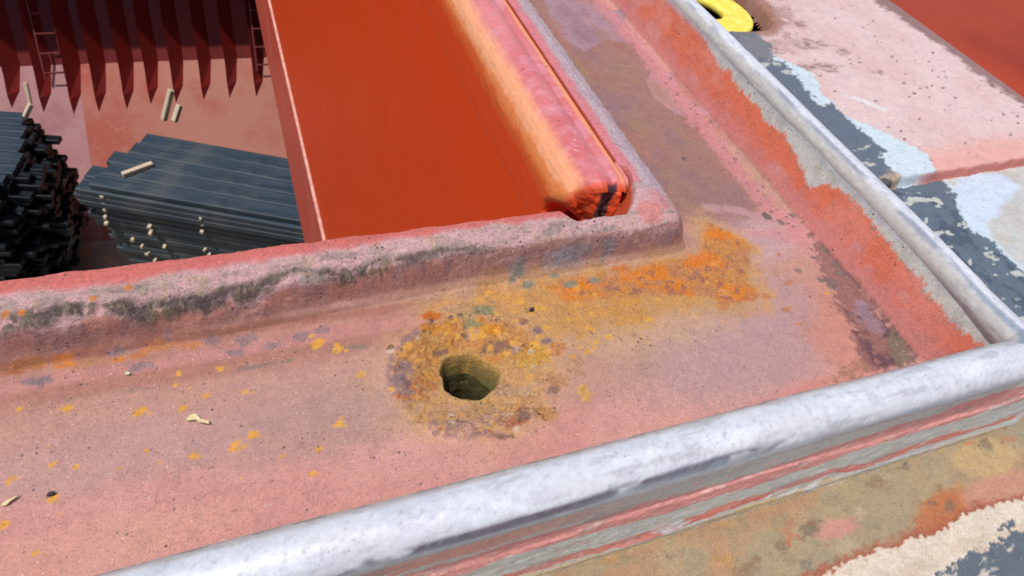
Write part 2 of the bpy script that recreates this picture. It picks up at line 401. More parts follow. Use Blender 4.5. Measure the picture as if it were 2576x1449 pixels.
p.mix(ss(-.2, .45, fbm(U, V, 14, 35, 6) + .35 * fbm(U, V, 1.5, 28, 2)) * (1 - ss(-2, 3, RB_ + 3 * n_mid)), srgb(230, 132, 34), .9, .8)
p.mix(ss(.25, .6, fbm(U, V, 5, 32, 4)) * (1 - ss(-2, 3, RB_)), srgb(158, 104, 88), .7, .8)
p.mix(ss(.0, .45, n_mid) * (1 - ss(2, 5, sdline(U, V, Pz([(1420, 722), (1560, 695), (1700, 668), (1775, 650), (1780, 580), (1830, 600)])) - 2)), srgb(234, 128, 32), .8, .8)
p.mix(ss(.2, .65, fbm(U, V, 9, 36, 6)) * (1 - ss(0, 26, RA_ - 2)), srgb(214, 154, 84), .5, .4)
for a_, b_, s_ in ((1910, 680, 2), (1930, 600, 1.6), (1890, 745, 5), (1820, 765, 4), (1925, 745, 3), (1975, 780, 2.4), (2010, 815, 1.8), (1985, 710, 2.4), (1960, 640, 1.6)):
    p.blob(f(a_, b_), s_ * 1.2, s_ * .8, 20, srgb(196, 122, 74), soft=1.5, rag=1.8, a=.8, r=.5)
# crater round the drain hole
cd = np.hypot(dx * .93 - 2, dy * 1.08 + 1)
p.mix(1 - ss(34, 62, cd + 9 * n_mid + 4 * n_fin), srgb(204, 156, 114), .8)
p.mix(1 - ss(36, 45, cd + 5 * n_mid + 2.5 * n_fin), srgb(206, 152, 98), .95, .7)
p.mix((1 - ss(3, 8, np.abs(cd - 40 + 3 * n_mid))) * ss(-.1, .35, n_mid + .5 * n_fin) * ss(-20, 12, -dx), srgb(156, 118, 116), .8, .8)
up = ss(-4, 12, dy + .15 * dx)
p.mix(up * (1 - ss(34, 43, cd + 4 * n_mid + 2 * n_fin)), OCHRE, .85, .9)
p.mix(up * ss(-.1, .5, fbm(U, V, 15, 33, 6) + .3 * fbm(U, V, 1.6, 29, 2)) * (1 - ss(34, 44, cd + 4 * n_mid)), YEL, .9, .9)
for a_, b_, rx_, ry_, c_ in ((1090, 797, 5, 3, srgb(214, 112, 30)), (1230, 828, 8, 3, srgb(226, 140, 24)), (1080, 830, 7, 4, YEL), (1180, 790, 9, 4, srgb(200, 160, 110)), (1225, 780, 7, 4, GREEN),
                             (1190, 815, 6, 3, GREEN), (1145, 775, 8, 3, srgb(200, 156, 116)), (1190, 835, 3.4, 2, srgb(160, 128, 138)), (1255, 865, 9, 4, srgb(150, 108, 88)), (1300, 876, 3.6, 3, srgb(148, 126, 134)),
                             (1320, 885, 2.6, 2.6, srgb(206, 104, 62)), (1350, 835, 3.2, 2.6, srgb(142, 112, 124)), (1375, 855, 3.4, 2.4, srgb(150, 112, 118)), (1320, 810, 3.2, 2.2, srgb(150, 112, 106)),
                             (1340, 900, 11, 8, srgb(222, 164, 66)), (1060, 960, 10, 5, srgb(206, 130, 66)), (1040, 990, 8, 4, srgb(198, 120, 70)), (1020, 930, 4, 7, srgb(156, 124, 126)), (1010, 970, 4, 7, srgb(154, 124, 124)),
                             (1400, 960, 7, 6, srgb(206, 148, 106)), (1390, 985, 5, 2.6, srgb(158, 120, 100)), (1290, 980, 10, 5, srgb(200, 158, 120)), (1250, 1045, 6, 2.6, srgb(164, 116, 98)), (1300, 1060, 8, 3, srgb(190, 116, 84)),
                             (1320, 1050, 3.5, 1.8, srgb(138, 110, 96)), (1200, 1070, 12, 4, srgb(210, 158, 134)), (1200, 1095, 4, 1.6, srgb(150, 122, 106)), (1270, 1100, 4, 1.6, srgb(146, 112, 94)), (1210, 1020, 9, 3, srgb(212, 160, 96)),
                             (1370, 1040, 6, 4, srgb(206, 146, 90)), (1110, 870, 4, 2, srgb(150, 110, 90)), (1400, 880, 6, 4, srgb(214, 140, 84)), (1450, 920, 6, 8, srgb(206, 152, 116)), (1470, 990, 4, 6, srgb(226, 172, 92))):
    p.blob(f(a_, b_), rx_, ry_, random.uniform(-20, 20), c_, soft=2., rag=2.6, a=.9, r=.9)
for i in range(60):
    a_ = random.uniform(0, 6.28); rr_ = random.gauss(36, 7); s_ = random.uniform(.6, 1.8)
    p.blob((HC[0] + 2 + rr_ * math.cos(a_), HC[1] + rr_ * .95 * math.sin(a_)), s_, s_ * .8, 0, random.choice([srgb(130, 96, 92), srgb(206, 110, 50), YEL, srgb(224, 200, 176), srgb(120, 92, 70)]), soft=.8, rag=.9, a=.8, r=.9)
cm_ = 1 - ss(34, 44, cd + 4 * n_mid + 2 * n_fin)
p.mix(cm_ * (1 - ss(.02, .16, np.abs(fbm(U, V, 9, 37, 5)))), srgb(160, 116, 82), .35, .8)
p.mix(cm_ * ss(.2, .6, fbm(U, V, 3, 38, 4)), srgb(226, 176, 104), .6, .9)
p.mix(cm_ * ss(.25, .6, fbm(U, V, 4, 39, 4)) * ss(6, -14, dy), srgb(200, 160, 132), .7, .9)
p.mix(1 - ss(HR - 1, HR + 3.5, RR + n_fin * 1.5), srgb(196, 158, 88), .8, .7)
p.mix(1 - ss(HR - 3, HR + .3, RR), srgb(136, 126, 72), 1, .8)
# scattered yellow spots
for i in range(64):
    a_ = random.gauss(120, 45) if i < 44 else random.gauss(130, 25)
    q = (a_, random.gauss(205, 13) if i < 44 else random.uniform(200, 236))
    s_ = random.uniform(.5, 2.2)
    p.blob(q, s_ * 1.3, s_, 0, srgb(226, 164, 66), soft=1.2, rag=1.4, a=.75, r=.3)
for a_, b_, s_ in ((800, 862, 4), (850, 878, 2.6), (555, 928, 2), (615, 985, 1.6), (170, 1027, 2.6), (355, 1035, 2.6), (340, 1043, 1.8), (458, 1028, 2.6), (855, 1065, 2.2), (488, 1147, 2), (585, 1130, 2.3),
                   (590, 1118, 2.2), (610, 1125, 1.4), (637, 1094, 2.2), (800, 1131, 1.6), (370, 1134, 1.6), (133, 1168, 1.7), (28, 1205, 2), (135, 1253, 2), (785, 1193, 1.7), (88, 1392, 1.7), (12, 1320, 2.2),
                   (710, 1148, 1.1), (300, 1180, 1.2), (190, 1175, 1.), (405, 1165, 1), (120, 1125, 1.1), (50, 1030, 1.4), (480, 975, 1.2), (450, 940, 1.4), (440, 970, 1.2), (150, 1295, 1.3), (520, 995, 1.2), (605, 1205, .9), (1490, 830, 2), (1500, 860, 2.4), (1475, 885, 2)):
    c0 = f(a_, b_)
    p.blob(c0, s_ * .95, s_ * .75, 30, srgb(226, 160, 58), soft=.9, rag=.9, a=.95, r=.2)
    for j in range(3):
        p.blob((c0[0] + random.gauss(0, s_), c0[1] + random.gauss(0, s_ * .6)), s_ * .35, s_ * .3, 0, srgb(222, 160, 70), soft=.6, rag=.6, a=.9, r=.2)
for i in range(70):            # loose brown dirt specks
    q = (random.uniform(-140, 350), random.uniform(128, 232)); s_ = random.uniform(.25, .8)
    p.blob(q, s_ * 1.6, s_ * .8, random.uniform(-30, 30), srgb(146, 102, 94), soft=.9, rag=.9, a=.65, r=.3)
for a_, b_, s_ in ((1338, 778, 1.4), (230, 0, 0.1), (128, 1243, 1.2), (1630, 470, 2)):
    p.blob(f(a_, b_), s_ * 1.3, s_ * .8, 20, srgb(80, 66, 70), soft=.7, rag=.6, a=.9, r=.5)
# dark stain in the outer corner
p.poly(Pz([(2040, 600), (2090, 640), (2150, 700), (2200, 770), (2260, 850), (2310, 910), (2230, 930), (2180, 935), (2160, 880), (2130, 800), (2090, 730), (2060, 670)]), srgb(146, 100, 94), soft=8, rag=7, a=.85, r=.65)
p.mix((1 - ss(0, 6, sdpoly(U, V, Pz([(2130, 760), (2190, 780), (2290, 900), (2210, 930), (2150, 830)])) + 4 * n_mid)) * ss(-.4, .25, n_mid + .5 * n_fin), PURP, .85, .8)
p.poly(Pz([(2140, 755), (2170, 760), (2230, 840), (2210, 850), (2160, 800)]), srgb(160, 136, 150), soft=4, rag=6, a=.6, r=.7)
p.poly(Pz([(2140, 900), (2200, 925), (2140, 950), (2080, 965)]), srgb(170, 122, 96), soft=6, rag=5, a=.7, r=.5)
p.line(Pz([(2080, 625), (2100, 650), (2170, 715), (2200, 760), (2240, 830), (2270, 880)]), 1.1, srgb(120, 98, 82), soft=1.6, rag=1.6, a=.85, r=.9)
p.poly(Pz([(2225, 820), (2300, 905), (2260, 925), (2240, 880)]), srgb(138, 124, 104), soft=3, rag=2.6, a=.8, r=.9)
for a_, b_, s_ in ((2068, 632, 2.2), (2080, 640, 2), (2100, 670, 2.2), (2110, 690, 2.4), (2065, 705, 2.2), (2095, 712, 4), (2090, 720, 3.4), (1965, 560, 3), (1990, 545, 2.4), (2150, 690, 2), (2050, 650, 2.6), (2010, 680, 1.6)):
    p.blob(f(a_, b_), s_, s_ * 1.2, 30, srgb(134, 112, 104), soft=1.4, rag=1.6, a=.8, r=.8)
p.blob(f(2083, 737), 1.6, 1.3, 0, srgb(222, 150, 60), soft=.6, rag=.4, r=.3)
# inner lip: worn pale top, purple-brown face
dl0 = smin(V - 246 + 5.5 * ss(110, -60, U) - .8 * n_ax, 263 - U, 9)
lipm = ss(-1, 2.5, dl0 + .8 * n_mid)
lipx = dl0 + 1.5 * n_mid
p.mix(lipm * (V > 225), srgb(178, 130, 120), 1., .6)
p.mix(lipm * (V < 262) * (1 - ss(70, 130, U + 12 * n_mid)), srgb(188, 128, 108), .9, .35)
p.mix(lipm * ss(0, .5, fbm(U, V, 8, 41, 4, ax=2)) * (V > 225), srgb(152, 118, 120), .55, .8)
p.mix(ss(-3, 1, dl0) * (1 - ss(2, 5, dl0)) * ss(-.1, .4, fbm(U, V, 10, 42, 4, ax=2)) * ss(110, 150, U) * (V < 262), srgb(150, 148, 152), .75, .8)
for a_, b_, s_ in ((1440, 700, 4), (1500, 690, 2.6), (1395, 685, 3), (1300, 690, 4), (1330, 705, 3.5), (1290, 700, 3), (1240, 745, 2)):
    p.blob(f(a_, b_, 6), s_ * 1.1, s_ * .6, 0, srgb(134, 140, 122), soft=1.5, rag=1.5, a=.8, r=.8)
inner = smin(271.5 - 4.5 * (1 - ss(-160, -20, U)) * 0 - V, U - 231, 3)
topm = ss(5.5, 8, lipx + 2.5 * ss(110, -20, U) + 1.2 * n_fin)
p.mix(topm, srgb(220, 172, 168), 1., .85)
p.mix(topm * ss(.0, .45, fbm(U, V, 7, 43, 5, ax=1.8)), srgb(192, 162, 148), .65, 1)
p.mix(topm * ss(.2, .6, fbm(U, V, 6, 44, 5, ax=2.2)) * (1 - ss(14, 20, dl0)), srgb(146, 136, 126), .6, 1)
p.mix(topm * ss(.42, .6, fbm(U, V, 6, 45, 4)) * (1 - ss(17, 21, dl0)), srgb(208, 176, 134), .45, 1)
p.mix(ss(17.5, 22, dl0 + 2.5 * n_mid + 1.2 * n_fin) * (V > 240) * (V < 285) * (1 - ss(200, 215, U)), srgb(214, 122, 114), .9, .45)
p.mix(ss(19, 24, dl0 + 2 * n_mid) * (V > 240) * (V < 285) * (1 - ss(200, 215, U)), srgb(206, 100, 86), .7, .3)
# dark scabs along the ridge on the left
sc = (1 - ss(1.5, 4.5, np.abs(dl0 - 7. + 2.5 * fbm(U, V, 26, 46, 3)))) * ss(-.45, .0, fbm(U, V, 30, 47, 3, ax=2.5)) * (1 - ss(95, 140, U)) * (V < 270)
p.mix(sc * ss(-.7, -.1, n_mid + .7 * n_fin), srgb(98, 84, 80), .92, 1); p.mix(sc * ss(.1, .5, n_fin), srgb(160, 140, 110), .6, 1)
for a_, b_ in ((20, 800), (62, 797), (330, 742), (240, 765), (345, 683)):
    p.blob(f(a_, b_ , 24), 2., 1.4, 0, srgb(230, 138, 60), soft=.8, rag=.6, a=.9)
p.mix(ss(7, 9, dl0) * (V > 268) * ss(236, 241, U + 1.5 * n_mid) , srgb(200, 174, 178), .9, .7)
p.mix(ss(7, 9, dl0) * (V > 290) * (1 - ss(236.5, 241, U + 2.5 * n_mid)), srgb(220, 124, 128), .9, .3)
p.mix(ss(235, 240, U) * (1 - ss(6, 13, np.hypot(U - 243, V - 274) + 4 * n_mid)) * (V > 258), srgb(224, 120, 112), .5, .6)
p.mix(ss(6, 9, dl0) * (1 - ss(3, 7, np.hypot(U - 232, V - 262) - 4)) , srgb(224, 122, 110), .6, .5)
# inner face of the outer wall: red below, bare grey above, ragged border
Zr = np.clip(smax(0, (U - 368.5) * 4.1, 5.), 0, 45.5)
wallm = ss(2.5, 6, Zr + 1.5 * n_mid)
wy = V / 3.; ws = (U - 368.5) * 4.1                     # mm along / up the wall
nw = fbm(wy * 3, ws, 9, 51, 4); nw2 = fbm(wy * 3, ws, 2.4, 52, 4)
p.mix(wallm, ORED, .95, .05)
p.mix(wallm * ss(.0, .6, fbm(V, ws, 30, 53, 3)), srgb(226, 140, 120, 1.2), .65)
p.mix(wallm * (1 - ss(150, 215, V + 10 * nw)), srgb(226, 142, 126, 1.18), .7)
p.mix(wallm * (1 - ss(110, 150, V + 10 * nw)) * ss(5, 24, ws + 5 * nw), srgb(224, 114, 82, 1.16), .8)
p.mix(wallm * (1 - ss(5, 24, ws + 6 * nw)), srgb(218, 142, 136), .8)
for yy, zz, ra_ in ((430, 12, 8), (515, 14, 12), (212, 19, 5), (196, 15, 4), (306, 12, 7), (298, 15, 6), (166, 20, 6), (560, 34, 30)):
    m_ = 1 - ss(.7, 1.1, np.hypot((V - yy) / ra_, (ws - zz) / (ra_ * .55)) + .2 * nw)
    p.mix(m_ * wallm, srgb(226, 152, 140), .7)
lim = np.interp(V, [100, 116, 139, 160, 194, 215, 236, 250, 262, 269, 285, 300, 310, 338, 360, 387, 398, 417, 447, 482, 520, 2600],
                [34, 34.5, 32, 33, 36, 36, 40, 37, 33, 22, 27, 32, 34, 34, 35, 35, 38, 35, 43, 48, 60, 60])
gm = ss(-.9, .9, ws - lim + 1.7 * nw + 2.6 * nw2) * wallm
p.mix(gm, GREY, 1., .12)
p.mix(gm * ss(.1, .7, nw), srgb(184, 176, 164), .6, .1)
p.mix(ss(-2.6, -1.2, ws - lim + 1.5 * nw + 1.5 * nw2) * (1 - gm) * wallm * ss(.15, .5, nw2) * (V < 330), srgb(150, 128, 96), .8, .3)
p.mix(ss(39, 43, ws), srgb(176, 186, 192), .6)

# height of the channel
Z = .55 * n_big + .12 * n_mid
Z = Z + Zr
Z = Z + np.clip(smax(0, (104.5 - V) * 4.1, 5.), 0, 47)
rg = p.r
weld = np.exp(-((U - 364.5 + 1.4 * fbm(V, V * 0, 18, 61, 3)) / 2.6) ** 2) * (1.3 + .8 * fbm(V, U, 6, 62, 3))
Z = Z + weld * (V > 104)
wel2 = np.exp(-((V - 241.5 - 1.2 * n_ax) / 3.) ** 2) * (U < 262) * (1.0 + .8 * n_mid)
Z = Z + wel2
Ab = ss(258, 266, V) * .75
dl = dl0 + (1 - Ab) * (1.5 * fbm(U, V, 9, 65, 4, ax=3.2) + .3 * n_mid + .5 * n_fin) * ss(-2, 4, dl0) * (1 - ss(16, 20, dl0)) + 1.3 * fbm(U, V, 28, 63, 3, ax=2) * ss(0, 5, dl0) * (1 - ss(90, 140, U)) * (1 - ss(12, 18, dl0))
Z = Z * (1 - ss(-2, 6, dl0)) + np.interp(dl, [-14, -8, -3, 0, 2, 4, 6, 10, 16, 26, 60], [0, .7, 2.6, 8, 16, 21.5, 24.5, 27, 29.6, 31, 31.2])
Z = Z + ss(4, 8, dl0) * (.35 * n_mid + .25 * n_fin)
Z = Z + sc * (1.8 * n_fin + .8 * n_mid - .5)
# crater
Z = Z - 2.6 * (1 - ss(15, 34, RR + 3 * n_mid)) - .9 * (1 - ss(33, 42, cd + 4 * n_mid))
ring = np.exp(-((cd - 41 + 3 * n_mid) / 5.) ** 2)
Z = Z + ring * (.9 + 1.1 * n_mid)
Z = Z + np.exp(-(((U - f(1230, 1080)[0]) / 13) ** 2 + ((V - f(1230, 1080)[1]) / 6) ** 2)) * (2.0 + 1.6 * n_mid + .9 * n_fin)
Z = Z + np.exp(-(((U - f(1330, 1050)[0]) / 9) ** 2 + ((V - f(1330, 1050)[1]) / 5) ** 2)) * (1.4 + 1.4 * n_fin)
Z = Z - 3.5 * (1 - ss(0, 13, RR - HR + 1.5 * n_mid)) * ss(-4, 12, dy)
Z = Z + rg * (1 - topm) * (.9 * n_mid + .8 * n_fin + .35 * p.n3) * (1 - ss(-2, 6, dl0)) * (RR < 75)
Z = Z + rg * .25 * n_fin * (RR >= 75) * (dl0 < 0) * (U < 366)
Z = Z - np.clip(smax(0, (HR - RR) * 7, 2.), 0, 26)
# opening of the hatch
yin = 271.5 - 9 * ss(170, 180, U + .8 * n_mid) + .5 * fbm(U, V, 40, 64, 3) + .5 * n_mid
xin = np.where(V < 306, np.interp(V, [262, 271, 285, 298, 306], [214, 223.5, 231.5, 235.5, 236]), 231 + 5 * (1 - ss(304, 309, V))) + .25 * n_mid
din = np.minimum(V - yin, xin - U)
Z = Z - np.clip(smax(0, (din + .5) * 4, 1.6), 0, 26)
keep = (din < 5) & (RR > HR - 3.9)
p.mix(ss(-.1, 1.0, din) * (U > 180), np.array((.68, .10, .025)), 1., .2)
P = np.stack([U, V, Z], -1) / 1000.
ch = link('drain_channel', grid_mesh('drain_channel', P, p.c, p.r, keep), coaming, M_CH)
ch['label'] = 'pink painted channel with a crusty ochre ring around its round drain hole'

# drain pipe under the hole
th = np.linspace(0, 2 * math.pi, 96, endpoint=False); zz = np.linspace(-22, -95, 60)
T, ZZ = np.meshgrid(th, zz, indexing='ij')
r_ = holeR(T) - 3.5 + .4 * fbm(T * 16, ZZ, 7, 71, 3) - 1.2 * ss(-40, -90, ZZ)
P = np.stack([HC[0] + r_ * np.cos(T), HC[1] + r_ * np.sin(T), ZZ], -1) / 1000.
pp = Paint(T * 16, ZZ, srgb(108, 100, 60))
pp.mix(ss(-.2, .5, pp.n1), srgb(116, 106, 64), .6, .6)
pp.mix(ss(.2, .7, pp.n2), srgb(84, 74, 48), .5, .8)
pp.mix(ss(-30, -60, ZZ + 5 * pp.n2), srgb(46, 40, 30), .9, .6)  # shade deep in the pipe painted as a darker colour
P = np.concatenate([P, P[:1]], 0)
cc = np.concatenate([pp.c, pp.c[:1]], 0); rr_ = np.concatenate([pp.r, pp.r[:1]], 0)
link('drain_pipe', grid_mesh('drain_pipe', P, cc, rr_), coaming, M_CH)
bm = bmesh.new(); bmesh.ops.create_circle(bm, cap_ends=True, segments=40, radius=.0165)
for v in bm.verts: v.co += Vector((HC[0] / 1000, HC[1] / 1000, -.0945))
me = bpy.data.meshes.new('pipe_dark'); bm.to_mesh(me); bm.free()
M_PIPE_DARK = simple('black_pipe_depth', (.012, .010, .008), (.03, .026, .02), 300, .9, .1)
link('pipe_dark_disc', me, coaming, M_PIPE_DARK)  # black disc standing for the unlit depth where the pipe goes on

# ================================================================== RIM: half-round bar on the outer wall
def path_offset():
    pts = [(-1600., 96.), (-170., 96.)]
    pts += [(x, 96.) for x in np.arange(-168.5, 372, 1.5)]
    for a in np.linspace(0, math.pi / 2, 12)[1:]:
        pts.append((373 + 13.3 * math.sin(a), 108 - 12 * math.cos(a)))
    pts += [(386.3 + 2.2 * float(ss(108, 190, y)), y) for y in np.arange(110, 640, 2.2)] + [(388.5, 700.), (388.5, 1200.), (388.5, 2500.)]
    return np.array(pts)
PT = path_offset()
tan_ = np.gradient(PT, axis=0); tan_ /= np.linalg.norm(tan_, axis=1)[:, None]
nor = np.stack([tan_[:, 1], -tan_[:, 0]], 1)            # outward
sarc = np.concatenate([[0], np.cumsum(np.linalg.norm(np.diff(PT, axis=0), axis=1))])
th = np.linspace(-.75, math.pi + .75, 56)               # 0 = outward, pi/2 = up
Sg, Tg = np.meshgrid(sarc, th, indexing='ij')
arc = Tg * 12.
b_n = fbm(Sg, arc, 22, 81, 5, ax=4); b_f = fbm(Sg, arc, 5, 82, 4)
rad = 12 - 2.6 * ss(1600 + 355, 1600 + 420, Sg) + .45 * fbm(Sg, arc, 60, 83, 3, ax=2) + .10 * b_n + .05 * b_f
rad = rad - .35 * ss(.45, .7, fbm(Sg, arc, 9, 89, 4, ax=1.6))
P = np.stack([PT[:, 0][:, None] + nor[:, 0][:, None] * rad * np.cos(Tg), PT[:, 1][:, None] + nor[:, 1][:, None] * rad * np.cos(Tg), 45 + rad * np.sin(Tg)], -1) / 1000.
q = Paint(Sg, arc, WHT)
q.mix(ss(-.3, .6, fbm(Sg, arc, 40, 88, 3, ax=3)), srgb(218, 216, 216), .5)
q.mix(ss(.1, .6, fbm(Sg, arc, 12, 84, 5, ax=4)) * (1 - ss(.3, .6, np.abs(Tg - 1.2))), srgb(242, 243, 245), .6)  # painted highlight streak near the bar's crown
q.mix(ss(2.05, 2.35, Tg + .12 * b_n), srgb(192, 186, 178), .7, .15)
q.mix((1 - ss(.05, .14, np.abs(Tg - 2.55 + .05 * b_n))) * ss(-.2, .3, b_f), srgb(120, 114, 112), .7, .2)
iA = (Sg < 1600 + 372)
sx = Sg - 1600                                          # x along the near arm
dk = (1 - ss(.12, .30, np.abs(Tg - .45 + .1 * b_n))) * ss(.0, .35, fbm(Sg, arc, 16, 85, 4, ax=1.8) + .25 * ss(150, -20, sx)) * (1 - ss(180, 240, sx)) * iA
q.mix(dk, srgb(104, 98, 112), .95, .35)
q.mix((1 - ss(.1, .45, np.abs(Tg - .12 + .2 * b_n))) * iA, srgb(158, 172, 182), .65, .2)  # bluish skylit shade painted on the near underside
q.mix(ss(.35, .6, fbm(Sg, arc, 5, 90, 5, ax=5)) * .8, srgb(176, 172, 170), .55, .3)
q.mix(ss(.55, .8, fbm(Sg, arc, 2.2, 86, 3)) * .8, srgb(150, 150, 158), .45, .2)
iB = ~iA
q.mix(iB * (1 - ss(.12, .32, np.abs(Tg - 2.15 + .12 * b_n))) * ss(-.35, .2, fbm(Sg, arc, 20, 87, 3, ax=2)), srgb(138, 148, 160), .85, .2)
q.mix(iB * ss(2.1, 2.5, Tg), srgb(206, 200, 190), .85, .1)
q.mix(iB * (1 - ss(.0, .35, Tg)), srgb(196, 186, 160), .7, .2)
q.mix(iB * (1 - ss(.0, .12, np.abs(Tg - .72 + .04 * b_n))) * .0, srgb(236, 238, 246), .5)
link('rim_bar', grid_mesh('rim_bar', P, q.c, q.r, flip=True), coaming, M_RIM, label='silver white rounded bar along the outer edge')

# outer wall below the bar, near side (striped scraped paint)
Xs = lines((-1600, -20, 22), (-20, 452, 1.0)); Zs = lines((-54, 40, .8))
U2, V2 = np.meshgrid(Xs, Zs, indexing='ij')
o = Paint(U2, V2, srgb(178, 176, 168, 1.0))
wv = 3.4 * fbm(U2, V2, 34, 91, 4, ax=2.6) + 1.5 * fbm(U2, V2, 9, 92, 4, ax=2.5)
wv = wv + 1.2 * np.round(1.6 * fbm(U2, V2, 30, 95, 2, ax=1.5))
RD = srgb(198, 122, 112, .66); GR = srgb(172, 172, 162, .66); RD2 = srgb(208, 100, 86, .66)
o.c[:] = GR
o.mix((1 - ss(8, 11, np.abs(V2 - 6.5 - .018 * (U2 - 200) + 1.3 * wv))) * ss(-20, 60, U2 + 400), RD, .85, .3)
o.mix(ss(18.5, 20, V2 + wv + .01 * (200 - U2)) * ss(160, 60, U2), srgb(204, 126, 108, .62), .75, .3)
o.mix(1 - ss(4.2, 5.2, np.abs(V2 + 29 - .03 * (U2 - 220) + 1.6 * wv)), srgb(214, 118, 104, .62), 1., .4)
o.mix((1 - ss(1.2, 2.2, np.abs(V2 + 33 - .03 * (U2 - 220) + 1.5 * wv))) * ss(150, 210, U2) * ss(330, 290, U2), RD2, 1., .2)
o.mix(ss(-36, -42, V2 + 1.8 * wv), srgb(196, 172, 128, .7), .95, .5)
o.mix(ss(.2, .6, o.n2) * ss(-6, -26, V2), srgb(206, 206, 196, .68), .8, .6)
o.mix(ss(.3, .6, fbm(U2, V2, 11, 96, 5, ax=2.5)), srgb(150, 142, 132, .66), .5, .6)
o.mix(ss(.4, .7, fbm(U2, V2, 5, 97, 4, ax=2)), srgb(208, 168, 156, .66), .6, .3)
o.mix(ss(.3, .6, fbm(U2, V2, 9, 93, 4)) * (1 - ss(3, 7, np.abs(V2 + 15))), srgb(196, 198, 192, .66), .6, .4)
yo = 88.5 - 1.1 * (ss(-2, 2, 6.5 - V2 + wv)) - .25 * fbm(U2, V2, 6, 94, 3) - .8 * np.exp(-((V2 + 40) / 4) ** 2)
P = np.stack([U2, yo, V2], -1) / 1000.
link('outer_wall', grid_mesh('outer_wall', P, o.c, o.r), coaming, M_OUT, label='near outer face with grey and red stripes of scraped paint')
# slanted outer skirt on the right arm
Ys = lines((88, 640, 1.6), (640, 2500, 30)); Ts = np.linspace(0, 1, 60)
U3, V3 = np.meshgrid(Ys, Ts, indexing='ij')
xo = 394 + 62 * V3; zo = 44 - 96 * V3
dd = V3 * 110
s3 = Paint(U3, dd, srgb(106, 112, 120))
s3.mix(ss(-.2, .5, s3.n2), srgb(84, 92, 104), .8, .5); s3.mix(1 - ss(6, 14, dd + 3 * s3.n1), srgb(196, 180, 150), .9, .3)
s3.mix((1 - ss(.8, 2, np.abs(dd - 20 + 3 * s3.n2))), srgb(92, 66, 58), .8, .6)
P = np.stack([xo + .5 * s3.n1, U3, zo], -1) / 1000.
link('outer_skirt', grid_mesh('outer_skirt', P, s3.c, s3.r, flip=True), coaming, M_OUT)
# closing pieces of the coaming
M_RED = simple('red_primer', (.42, .07, .035), (.55, .10, .05), 6, .5, .4, c2=(.36, .12, .09), s2=1.2)
link('end_plate', boxmesh('end_plate', -1.6, .2, .2755, .285, -2.9, .005), coaming, M_RED)
link('deep_plate', boxmesh('deep_plate', -1.6, .40, .0935, .099, -1.5, -.054), coaming, M_RED)

# ================================================================== ROUND BAR and SIDE GIRDER (hold side of the right arm)
prof = [(230.6, 30.5), (230.3, 26), (230.0, 20), (229.3, 20), (228.8, 26), (228.3, 30), (227.2, 31.6), (225, 32.6), (222, 32.6), (219.6, 31.7), (218, 30.9), (216, 31.6),
        (213, 32.8), (209, 33.2), (205, 32.4), (201, 30.4), (197.5, 27.2), (194.6, 23.2), (192.2, 18.4), (190.4, 13), (189.2, 7), (188.4, 0), (188.2, -8), (188.2, -16), (188.2, -34), (188.3, -35), (188.4, -36), (188.4, -40)]
prof = np.array(prof)
ds = np.concatenate([[0], np.cumsum(np.linalg.norm(np.diff(prof, axis=0), axis=1))])
dn = np.linspace(0, ds[-1], 170)
px_ = np.interp(dn, ds, prof[:, 0]); pz_ = np.interp(dn, ds, prof[:, 1])
Yb = lines((287, 330, .7), (330, 700, 1.3), (700, 2500, 24))
U4, D4 = np.meshgrid(Yb, dn, indexing='ij')
X4 = np.broadcast_to(px_, U4.shape).copy(); Z4 = np.broadcast_to(pz_, U4.shape).copy()
n4 = fbm(U4, D4, 9, 101, 4); n4f = fbm(U4, D4, 2.6, 102, 4); n4b = fbm(U4, D4, 45, 103, 3, ax=2)
bump4 = (.16 * n4 + .09 * n4f)
X4 -= bump4 * .7 * ss(12, 30, D4); Z4 += bump4 * ss(12, 24, D4) * (1 - ss(60, 80, D4))
# groove fills up and the bar rounds off at its end
gf = 1 - ss(311, 315, U4)
Z4 = np.where(D4 < 32, np.maximum(Z4, 30.5 * gf + -60 * (1 - gf)), Z4)
rr4 = np.clip((295.5 - U4) / 8.5, 0, 1)
sh = 1 - np.sqrt(np.clip(1 - rr4 ** 2, 0, 1))
Z4 -= sh * 7 * (1 - ss(60, 95, D4)); X4 += sh * 4 * ss(30, 60, D4)
X4 -= sh * 3 * (1 - ss(8, 20, D4))
Yd = U4 + 1.2 * n4 * rr4 + (9 * ss(42, 64, D4) + 26 * ss(66, 100, D4)) * (1 - ss(287, 345, U4))
r4 = Paint(U4, D4, srgb(224, 132, 130))
r4.mix(ss(-.4, .6, n4b), srgb(210, 100, 100), .75, .1)
r4.mix(ss(.0, .6, fbm(U4, D4, 16, 104, 3, ax=.7)), srgb(226, 152, 160), .5, .1)
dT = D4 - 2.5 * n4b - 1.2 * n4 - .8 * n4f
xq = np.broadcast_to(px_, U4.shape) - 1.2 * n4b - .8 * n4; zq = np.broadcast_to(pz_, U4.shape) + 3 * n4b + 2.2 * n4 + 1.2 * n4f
r4.mix(ss(202, 193, xq), np.array((.95, .41, .19)), .9)  # sunlit peach edge of the bar, painted into its colour
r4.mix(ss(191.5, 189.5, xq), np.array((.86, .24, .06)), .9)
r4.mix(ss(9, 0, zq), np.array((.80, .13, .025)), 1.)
r4.mix(ss(-4, -10, zq), np.array((.86, .078, .010)), 1.)  # shaded flank below the peach edge, painted deeper orange
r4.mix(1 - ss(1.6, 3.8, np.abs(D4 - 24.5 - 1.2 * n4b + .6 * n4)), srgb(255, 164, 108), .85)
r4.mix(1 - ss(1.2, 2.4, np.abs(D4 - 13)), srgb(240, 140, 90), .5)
gro = (D4 < 21) * (Z4 < 29.5) * (U4 > 312)
r4.mix(1. * gro, np.array((.62, .10, .02)), 1.)
